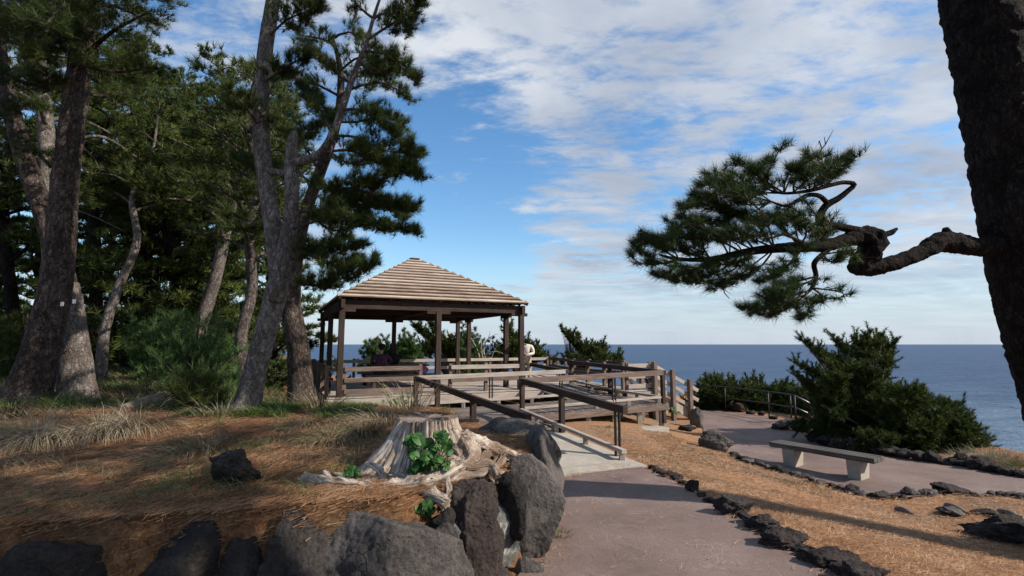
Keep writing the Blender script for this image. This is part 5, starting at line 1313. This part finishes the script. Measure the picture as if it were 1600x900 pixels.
# crown high above the frame, which shades the ground on the left
r_ = random.Random(77)
for i in range(17):
    z = 7.6 + 4.6 * i / 17; a = 2.6 + i * 2.4; ln = r_.uniform(2.2, 4.2) * (1 - .3 * i / 17); d = Vector((math.cos(a), math.sin(a), 0)); p = Vector((5.4 - .1 * (z - 8), 5.6, z))
    T.limb([p, p + d * ln * .5 + Vector((0, 0, .35)), p + d * ln + Vector((0, 0, .5))], .07, .02, .25, 5, .7, 5, n=6)
T.build(rt, .12, 26, .0040, .60, 'needles_branch', 'bark_dark')

def shade_tree(base, topv, z0, seed, label, skip, n=26, ln=2.3):  # unseen pine added for the shade its crown throws left
    b_ = Vector(base); b_.z = land_h(b_.x, b_.y); o = thing('pine_tree', b_, label, 'tree'); T = Tree(seed); tp = Vector(topv)
    pp, rr = T.trunk([b_ - Vector((0, 0, .2)), b_.lerp(tp, .3), b_.lerp(tp, .6) + Vector((.1, .1, 0)), tp], [.30, .22, .16, .05], 14, .07, .15)
    r = T.r
    for i in range(n):
        f = (z0 + (tp.z - z0) * i / n) / tp.z; p = pp[min(len(pp) - 1, int(f * (len(pp) - 1)))]; a = i * 2.4; l_ = ln * r.uniform(.6, 1.15); d = Vector((math.cos(a), math.sin(a), 0)); e = p + d * l_
        if skip(e) or skip(p + d * l_ * .5): continue
        T.limb([p, p + d * l_ * .5 + Vector((0, 0, .2)), e + Vector((0, 0, .15))], .05, .012, .2, 6, .7, 5, n=5)
    T.build(o, .2, 16, .02, .62, 'needles_back', 'bark'); return o
shades_path = lambda e: e.x - 1.427 * e.z > -1.3 and 3.0 < e.y + .33 * e.z < 6.8
offs = lambda e: shades_path(e) or shades_path(e + Vector((.5, .3, 0))) or shades_path(e + Vector((.4, -.5, 0))) or e.y > .3 and e.x < 1.12 * e.y + .5 and (e.z - 1.9) < .80 * e.y + .6
shade_tree((7.6, .2, 0), (7.2, 1.4, 10.0), 5.5, 801, 'pine standing outside the frame to the right whose crown shades the mound', offs, 34, 3.0)
shade_tree((9.5, -1.5, 0), (8.0, 1.0, 11.0), 5.0, 802, 'second pine outside the frame to the right behind the camera', offs, 20, 2.6)

# ------------------------------------------------------------------ grasses and leafy plants
def blades(c, n, ln, wd, spread, r, lean=(0, 0), segs=5, droop=1.0, base=.08, f=land_h):
    """arching strips as triangles"""
    out = []
    for i in range(n):
        a = r.random() * 6.283; b0 = c + Vector((math.cos(a), math.sin(a), 0)) * base * math.sqrt(r.random()); L_ = ln * r.uniform(.5, 1.15)
        d = Vector((math.cos(a) * spread + lean[0] + r.gauss(0, .15), math.sin(a) * spread + lean[1] + r.gauss(0, .15), 1)).normalized()
        sd = d.cross(Vector((0, 0, 1)))
        if sd.length < .05: sd = Vector((1, 0, 0))
        sd.normalize(); g = droop * r.uniform(.5, 1.3); prev = b0; hw = wd / 2
        if r.random() < .5: sd = (sd + Vector((0, 0, .5))).normalized()
        for k in range(1, segs + 1):
            d = (d + Vector((0, 0, -g * .42 * k / segs))).normalized(); q = prev + d * L_ / segs; w0 = hw * (1 - .75 * (k - 1) / segs); w1 = hw * (1 - .75 * k / segs)
            if k == segs: out += [prev - sd * w0, prev + sd * w0, q]
            else: out += [prev - sd * w0, prev + sd * w0, q + sd * w1, prev - sd * w0, q + sd * w1, q - sd * w1]
            prev = q
    return out
def tuft(px, py, label, n, ln, mat='dry', spread=.8, droop=1.0, base=.1, lean=(0, 0), wd=.007, seed=0, f=land_h, green=0, group=None, cat='grass tuft'):
    g = PG(px, py, f); r = random.Random(seed + px); V = blades(g, int(n * 1.8), ln * (1.2 if droop > 2 else 1), wd, spread, r, lean, 6, droop, base * 1.5)
    o = link_mesh('grass_tuft', tris_mesh('grass_tuft', np.array([tuple(v) for v in V])), [M[mat]], origin=g); tag(o, label, cat, group)
    return o
big = [(60, 690, 'wide arching tussock of pale dry grass at the left edge', 260, .75), (150, 680, 'dry tussock right of the widest one, arching over the needles', 230, .72), (215, 672, 'thinner dry tussock in front of the grey log', 130, .6),
       (10, 650, 'dry grass under the big left pine', 120, .6), (290, 715, 'brownish green tuft left of the black boulder', 110, .42), (330, 700, 'tuft of grass leaning over the black boulder', 120, .4),
       (520, 690, 'brown dry tussock left of the stump', 240, .42), (560, 678, 'dry tussock touching the left side of the stump', 200, .45), (470, 668, 'dry tuft at the edge of the green patch', 120, .35), (600, 660, 'tall dry stems between stump and pavilion', 90, .62)]
for i, (x, y, lab, n, ln) in enumerate(big):
    tuft(x, y, lab, n, ln, 'dry' if i in (0, 1, 2, 9) else 'dry_brown', 1.0, 2.3, .17, (random.Random(i).uniform(-.3, .3), -.25), .0075, 500 + i)
r_ = random.Random(99)
for (x, y, lab, n, ln, mt) in [(345, 650, 'sparse tuft before the foot of the forked pine', 50, .4, 'dry'), (240, 640, 'short grass behind the grey log', 60, .35, 'green_grass'), (640, 640, 'dry seed stems rising against the pavilion fence', 60, .8, 'dry'), (664, 632, 'curly dry stems just behind the stump top', 60, .55, 'dry'),
        (480, 625, 'reddish dry grass at the foot of the dark pine', 90, .5, 'dry_brown'), (500, 640, 'dry grass at the deck corner', 80, .5, 'dry_brown'), (430, 645, 'green and dry grass right of the forked pine foot', 80, .3, 'green_grass'), (878, 838, 'small green grass tuft at the foot of the rock wall on the path', 60, .10, 'green_grass'),
        (1060, 632, 'dry grass at the foot of the stair posts', 60, .2, 'dry'), (1120, 634, 'pale dry grass behind the stake fence', 160, .45, 'dry'), (1100, 636, 'pale dry grass among the stakes', 150, .4, 'dry'), (1145, 636, 'thin dry grass below the hedge', 80, .4, 'dry'),
        (1330, 700, 'sunlit dry grass under the tall juniper', 160, .38, 'dry'), (1375, 705, 'leafy tuft under the juniper trunk', 60, .25, 'green_grass'), (1525, 728, 'dry grass beside the kerb at the right end of the junipers', 150, .42, 'dry'), (1550, 724, 'pale dry grass against the sea near the right edge', 150, .42, 'dry'), (1585, 728, 'green tuft in the dry grass at the right edge', 110, .32, 'green_grass'), (1568, 722, 'dry stems on the cliff edge right', 100, .4, 'dry'),
        (20, 640, 'green tuft by the big left trunk', 80, .3, 'green_grass'), (110, 640, 'short grass at the foot of the pale trunk', 90, .35, 'green_grass')]:
    near_ = y > 800; on_base = x > 870
    if on_base: g_ = base_h
    tuft(x, y, lab, n, ln, mt, .7, .9, .06 if near_ else .22, (0, 0), .004 if near_ else .010, 700, base_h if on_base else land_h)

def cover(name, region, n, mat, ln, wd, seed, label, cat, upr=.9):
    r = random.Random(seed); V = []; k = 0; tr = 0
    while k < n and tr < n * 10:
        tr += 1; x, y = region(r)
        if x is None: continue
        k += 1; c = Vector((x, y, land_h(x, y)))
        V += blades(c, 3, ln, wd * (.5 + y * .08), upr, r, (0, 0), 2, .8, .03)
    o = link_mesh(name, tris_mesh(name, np.array([tuple(v) for v in V])), M[mat]); tag(o, label, cat, None, 'stuff'); return o
def reg_green(r):
    y = r.uniform(7.0, 12.6); x = r.uniform(-.62, -.30) * y + r.gauss(0, .3)
    if sdist(MOUND, x, y) < .1: return (None, None)
    return (x, y) if noise.noise(Vector((x * 1.1, y * 1.1, 4))) > -.12 else (None, None)
def reg_wood(r):
    y = r.uniform(8, 26); x = r.uniform(-1.1, -.45) * y
    return (x, y) if sdist(MOUND, x, y) > .3 and noise.noise(Vector((x * .7, y * .7, 8))) > -.1 else (None, None)
def reg_tan(r):
    y = r.uniform(8, 24); x = r.uniform(-1.1, -.42) * y
    return (x, y) if sdist(MOUND, x, y) > .3 and noise.noise(Vector((x * .7, y * .7, 8))) < .12 else (None, None)
def reg_bedgrass(r):
    y = r.uniform(7.5, 15); x = r.uniform(2, .62 * y)
    if max(sdist(p, x, y) for p in path_polys) > -.1: return (None, None)
    lq = Vector((x, y, 0)) - A0; a = lq.dot(U); b_ = lq.dot(W)
    if b_ > -4.2 or a < 3.9: return (None, None)
    return (x, y) if noise.noise(Vector((x * 1.0, y * 1.0, 21))) > .0 else (None, None)
cover('ground_cover', reg_green, 8000, 'green_grass', .19, .011, 1, 'low green ground cover and weeds before the pavilion deck', 'ground cover')
cover('undergrowth', reg_wood, 6000, 'green_grass', .30, .012, 2, 'green undergrowth on the floor of the pine wood', 'undergrowth')
cover('woodland_grass', reg_tan, 6000, 'dry_brown', .34, .010, 3, 'dry brown grass on the floor of the pine wood', 'grass')
cover('short_dry_grass', reg_bedgrass, 5000, 'dry', .045, .008, 4, 'short yellowish grass at the ramp side of the orange bed', 'grass', 1.2)
def reg_mgrass(r):
    y = 3.3 + 4.5 * r.random(); x = r.uniform(-1.1 * y, -.1)
    return (x, y) if sdist(MOUND, x, y) > .25 and noise.noise(Vector((x * 1.3, y * 1.3, 31))) > .18 else (None, None)
cover('mound_grass', reg_mgrass, 900, 'dry_brown', .20, .006, 6, 'thin brown grass growing through the needles on the mound', 'grass', 1.0)

def reg_mgreen(r):
    y = 3.4 + 4.6 * r.random(); x = r.uniform(-1.1 * y, -.1)
    return (x, y) if sdist(MOUND, x, y) > .2 and noise.noise(Vector((x * 1.7, y * 1.7, 51))) > .30 else (None, None)
cover('mound_weeds', reg_mgreen, 700, 'green_grass', .15, .006, 7, 'fine green grass and weeds in patches on the needle covered mound', 'grass', .8)
for (x, y, lab) in [(300, 760, 'green grass tuft left of the black boulder'), (395, 755, 'brown green tuft right of the black boulder'), (430, 700, 'low tuft in the sunlit needles before the forked pine'), (560, 720, 'grass growing behind the long horizontal root'), (120, 745, 'drooping dry tuft in front of the left tussocks'), (30, 800, 'small green tuft at the lower left edge')]:
    tuft(x, y, lab, 55, .30, 'green_grass' if 'green' in lab else 'dry_brown', 1.0, 2.0, .10, (0, -.2), .005, 900)
def leafy(px, py, D, n, spr, lr, label, seed, name='leafy_plant', mat='ivy', hgt=.12):
    c = P(px, py, D); r = random.Random(seed); o = thing(name, c, label, 'plant'); lv = MB(); stm = MB()
    for i in range(n):
        p = c + Vector((r.uniform(-1, 1) * spr[0], r.uniform(-.9, .3) * spr[1], r.uniform(-1, 1) * spr[2])); R0 = lr * r.uniform(.65, 1.2)
        nrm = Vector((r.gauss(0, .35) + .25, -.75 + r.gauss(0, .25), .75 + r.gauss(0, .25))).normalized(); t1 = nrm.cross(Vector((r.gauss(0, 1), r.gauss(0, 1), r.gauss(0, 1)))).normalized(); t2 = nrm.cross(t1)
        ring = []
        for k in range(12):
            a = .35 + (6.283 - .7) * k / 11; rr_ = R0 * (1 + .05 * math.sin(a * 5 + i)); ring.append(p + t1 * math.cos(a) * rr_ + t2 * math.sin(a) * rr_ * .95 - nrm * R0 * (.16 * (1 + math.cos(2 * a)) - .08 * math.sin(3 * a)))
        nk = p + t1 * R0 * .12 + nrm * R0 * .02
        for k in range(11): lv.quad([nk, ring[k], ring[k + 1]], smooth=True)
        stm.tube([nk, nk - nrm * R0 * .6 - Vector((0, 0, hgt * .5)), c + Vector((r.gauss(0, .03), .05, -spr[2] - .02))], [.004, .0035, .004], 4)
    lv.build('leaves', M[mat], o); stm.build('stalks', M['ivy'], o); return o
leafy(670, 708, 4.0, 60, (.165, .12, .155), .045, 'cluster of round glossy leaves growing against the front of the stump', 1)
leafy(548, 742, 3.95, 5, (.05, .05, .05), .040, 'few round leaves rising over the long horizontal root', 2)
leafy(662, 792, 3.68, 9, (.07, .05, .03), .034, 'small leaves under the cut root end on top of the boulder', 3)
leafy(575, 795, 3.75, 4, (.05, .04, .03), .04, 'small leaf pair in the needles below the horizontal root', 4)
leafy(495, 800, 3.7, 2, (.02, .02, .01), .028, 'single small round leaf in the needles left of the boulders', 5)
leafy(318, 822, 3.5, 6, (.07, .05, .02), .028, 'low green sprig at the top of the shaded boulders', 6)
leafy(80, 655, 7.2, 14, (.25, .1, .05), .04, 'green leaves at the foot of the big left pine', 7)
leafy(500, 640, 9.5, 40, (.7, .4, .10), .045, 'leafy weeds before the pavilion corner', 8)
leafy(420, 648, 8.4, 26, (.5, .3, .06), .04, 'leafy weeds right of the forked pine foot', 9)
leafy(620, 628, 10.5, 26, (.3, .3, .16), .045, 'sprouting green weed in front of the deck fascia', 10)
leafy(955, 672, 12.0, 16, (.15, .1, .08), .04, 'green weed at the edge of the raised ramp', 11)
leafy(1052, 640, 15.5, 18, (.2, .1, .08), .045, 'green weed at the foot of the stairs', 12)
leafy(864, 790, 4.9, 8, (.02, .03, .12), .022, 'tiny plant growing in the crack of the rock wall corner', 13)

# ------------------------------------------------------------------ people
def skinned(name, verts, edges, rads, mat, parent, root=0, sub=2):
    me = bpy.data.meshes.new(name); me.from_pydata([tuple(v) for v in verts], edges, []); me.update()
    o = link_mesh(name, me, mat, parent)
    md = o.modifiers.new('Skin', 'SKIN'); sv = o.data.skin_vertices[0].data
    for i, r0 in enumerate(rads):
        rr0 = r0 if isinstance(r0, tuple) else (r0, r0); sv[i].radius = rr0; sv[i].use_root = (i == root)
    md.use_smooth_shade = True; s_ = o.modifiers.new('Subsurf', 'SUBSURF'); s_.levels = sub; s_.render_levels = sub
    return o
def person(base, face, label, joints, top, bottom, hairm='hair', hat=None, extra=None):
    """joints in a local frame: x to the person's left-right, y forwards, z up (metres)"""
    o = thing('person', base, label, 'person', rz=0)
    cf, sf_ = math.cos(face), math.sin(face)
    def T_(p): return base + Vector((p[0] * sf_ + p[1] * cf, -p[0] * cf + p[1] * sf_, p[2]))
    J = {k: T_(v) for k, v in joints.items()}
    V = []; E = []; R = []; idx = {}
    def add(k, p, r0, par=None):
        V.append(p); R.append(r0); idx[k] = len(V) - 1
        if par is not None: E.append((idx[par], idx[k]))
    add('pel', J['pel'], .115); add('waist', J['pel'].lerp(J['chest'], .45), .105, 'pel'); add('chest', J['chest'], .125, 'waist'); add('neck', J['neck'], .05, 'chest'); add('jaw', J['head'] - Vector((0, 0, .06)), .062, 'neck'); add('head', J['head'] + Vector((0, 0, .015)), .088, 'jaw'); add('top', J['head'] + Vector((0, 0, .09)), .06, 'head')
    fwd = T_((0, 1, 0)) - base
    add('nose', J['head'] + fwd * .112 - Vector((0, 0, .01)), .014, 'head')
    for s in 'lr':
        add('sh' + s, J['sh' + s], .058, 'chest'); add('el' + s, J['el' + s], .042, 'sh' + s); add('wr' + s, J['wr' + s], .028, 'el' + s)
        hd = (J['wr' + s] - J['el' + s]).normalized(); palm = J['wr' + s] + hd * .07; add('pm' + s, palm, (.034, .018), 'wr' + s)
        sd = hd.cross(Vector((0, 0, 1))); sd = sd.normalized() if sd.length > .1 else Vector((1, 0, 0))
        for k, (of, ln) in enumerate(((-.027, .065), (-.009, .078), (.009, .074), (.027, .06))):
            a = palm + sd * of + hd * .03; add(f'f{s}{k}a', a, .009, 'pm' + s); add(f'f{s}{k}b', a + hd * ln * .6 - Vector((0, 0, .01)), .008, f'f{s}{k}a'); add(f'f{s}{k}c', a + hd * ln - Vector((0, 0, .03)), .007, f'f{s}{k}b')
        th = J['wr' + s] + hd * .03 + sd * .035; add('t' + s, th, .011, 'pm' + s); add('t2' + s, th + hd * .045 + sd * .01, .009, 't' + s)
        add('hp' + s, J['hp' + s], .09, 'pel'); add('kn' + s, J['kn' + s], .058, 'hp' + s); add('an' + s, J['an' + s], .038, 'kn' + s); add('ft' + s, J['an' + s] + fwd * .15 - Vector((0, 0, .04)), (.04, .03), 'an' + s)
    skinned('body', V, E, R, M['skin'], o)
    sv = ['pel', 'waist', 'chest', 'shl', 'ell', 'shr', 'elr']; P2 = [J['pel'], J['pel'].lerp(J['chest'], .45), J['chest'], J['shl'], J['ell'], J['shr'], J['elr'], J['ell'].lerp(J['wrl'], .85), J['elr'].lerp(J['wrr'], .85), J['chest'].lerp(J['neck'], .75)]
    skinned('shirt', P2, [(0, 1), (1, 2), (2, 3), (3, 4), (2, 5), (5, 6), (4, 7), (6, 8), (2, 9)], [.145, .14, .155, .082, .06, .082, .06, .045, .045, .075], M[top], o)
    P3 = [J['pel'], J['hpl'], J['knl'], J['knl'].lerp(J['anl'], .88), J['hpr'], J['knr'], J['knr'].lerp(J['anr'], .88)]
    skinned('trousers', P3, [(0, 1), (1, 2), (2, 3), (0, 4), (4, 5), (5, 6)], [.14, .11, .078, .058, .11, .078, .058], M[bottom], o)
    for s in 'lr':
        skinned('shoe', [J['an' + s] - Vector((0, 0, .045)), J['an' + s] + fwd * .09 - Vector((0, 0, .06)), J['an' + s] + fwd * .17 - Vector((0, 0, .065))], [(0, 1), (1, 2)], [.05, .05, .038], M['cloth_black'], o)
    h = J['head']
    skinned('hair', [h - fwd * .05 - Vector((0, 0, .05)), h - fwd * .03 + Vector((0, 0, .03)), h - fwd * .01 + Vector((0, 0, .085))], [(0, 1), (1, 2)], [.07, .092, .07], M[hairm], o)
    if hat:
        mb = MB(); c = h + Vector((0, 0, .06)); mb.tube([c - Vector((0, 0, .01)), c + Vector((0, 0, .04)), c + Vector((0, 0, .09)), c + Vector((0, 0, .115))], [.112, .115, .10, .05], 16)
        mb.tube([c - Vector((0, 0, .005)) + fwd * .02, c + Vector((0, 0, .008)) + fwd * .02], [.16, .155], 16); mb.build('hat', M[hat], o)
    return o
STAND = dict(pel=(0, 0, .93), chest=(0, .02, 1.25), neck=(0, .02, 1.42), head=(0, .05, 1.55), shl=(-.17, .01, 1.36), shr=(.17, .01, 1.36), ell=(-.24, -.02, 1.1), elr=(.24, -.02, 1.1), wrl=(-.22, .12, .88), wrr=(.22, .12, .88),
             hpl=(-.09, 0, .9), hpr=(.09, 0, .9), knl=(-.11, .03, .5), knr=(.11, .03, .5), anl=(-.12, 0, .09), anr=(.12, 0, .09))
# seated, seen from behind, on the near bench (deck level is the local zero)
SIT = dict(pel=(0, 0, .55), chest=(.02, .10, .93), neck=(.03, .13, 1.12), head=(.04, .17, 1.25), shl=(-.19, .10, 1.05), shr=(.21, .12, 1.04), ell=(-.27, .18, .80), elr=(.34, .32, .86), wrl=(-.15, .40, .80), wrr=(.30, .52, .82),
           hpl=(-.10, .04, .52), hpr=(.10, .04, .52), knl=(-.12, .45, .50), knr=(.14, .45, .50), anl=(-.13, .42, .09), anr=(.15, .42, .09))
yaw = math.atan2(W.y, W.x)
person(L(1.42, 2.05, DZ), yaw - .25, 'person in dark purple jacket and black hat sitting at the pavilion table', SIT, 'cloth_purple', 'cloth_black', hat='cloth_black')
PW = dict(STAND); PW.update(dict(chest=(.03, .12, 1.25), neck=(.09, .17, 1.39), head=(.17, .22, 1.50), shl=(-.20, .10, 1.33), shr=(.14, .10, 1.38), ell=(-.26, .16, 1.10), elr=(.20, .14, 1.12), wrl=(-.03, .33, 1.05), wrr=(.02, .34, 1.08)))
person(Vector((.47, 16.9, DZ)), math.radians(-95), 'person in an off-white jacket by the right corner post, arms folded', PW, 'cloth_white', 'cloth_tan')
person(Vector((5.0, 18.3, base_h(5.0, 18.3))), math.radians(20), 'person in dark clothes and a white hat beyond the stairs', STAND, 'cloth_black', 'cloth_black', hat='cloth_white')

def pouch(c, half, mat, label, seed, cat='bag', name='bag'):
    o = thing(name, c - Vector((0, 0, half[2])), label, cat); me = rock_mesh(c, Vector(half), seed, 4, .2, .05, 3, 0, .8); link_mesh('body', me, M[mat], o)
    mb = MB(); k = 9; mb.tube([c + Vector((math.cos(math.pi * i / k) * half[0] * .5, 0, half[2] * .85 + math.sin(math.pi * i / k) * half[2] * .7)) for i in range(k + 1)], [.012] * (k + 1), 6); mb.build('handle', M['cloth_black'], o); return o
pouch(L(2.0, 2.75, DZ + .90), (.19, .13, .19), 'cloth_black', 'black backpack standing on the pavilion table', 91)
pouch(L(2.75, 2.05, DZ + .57), (.22, .14, .13), 'bag_purple', 'purple and pink bag on the camera-side bench of the pavilion', 92)
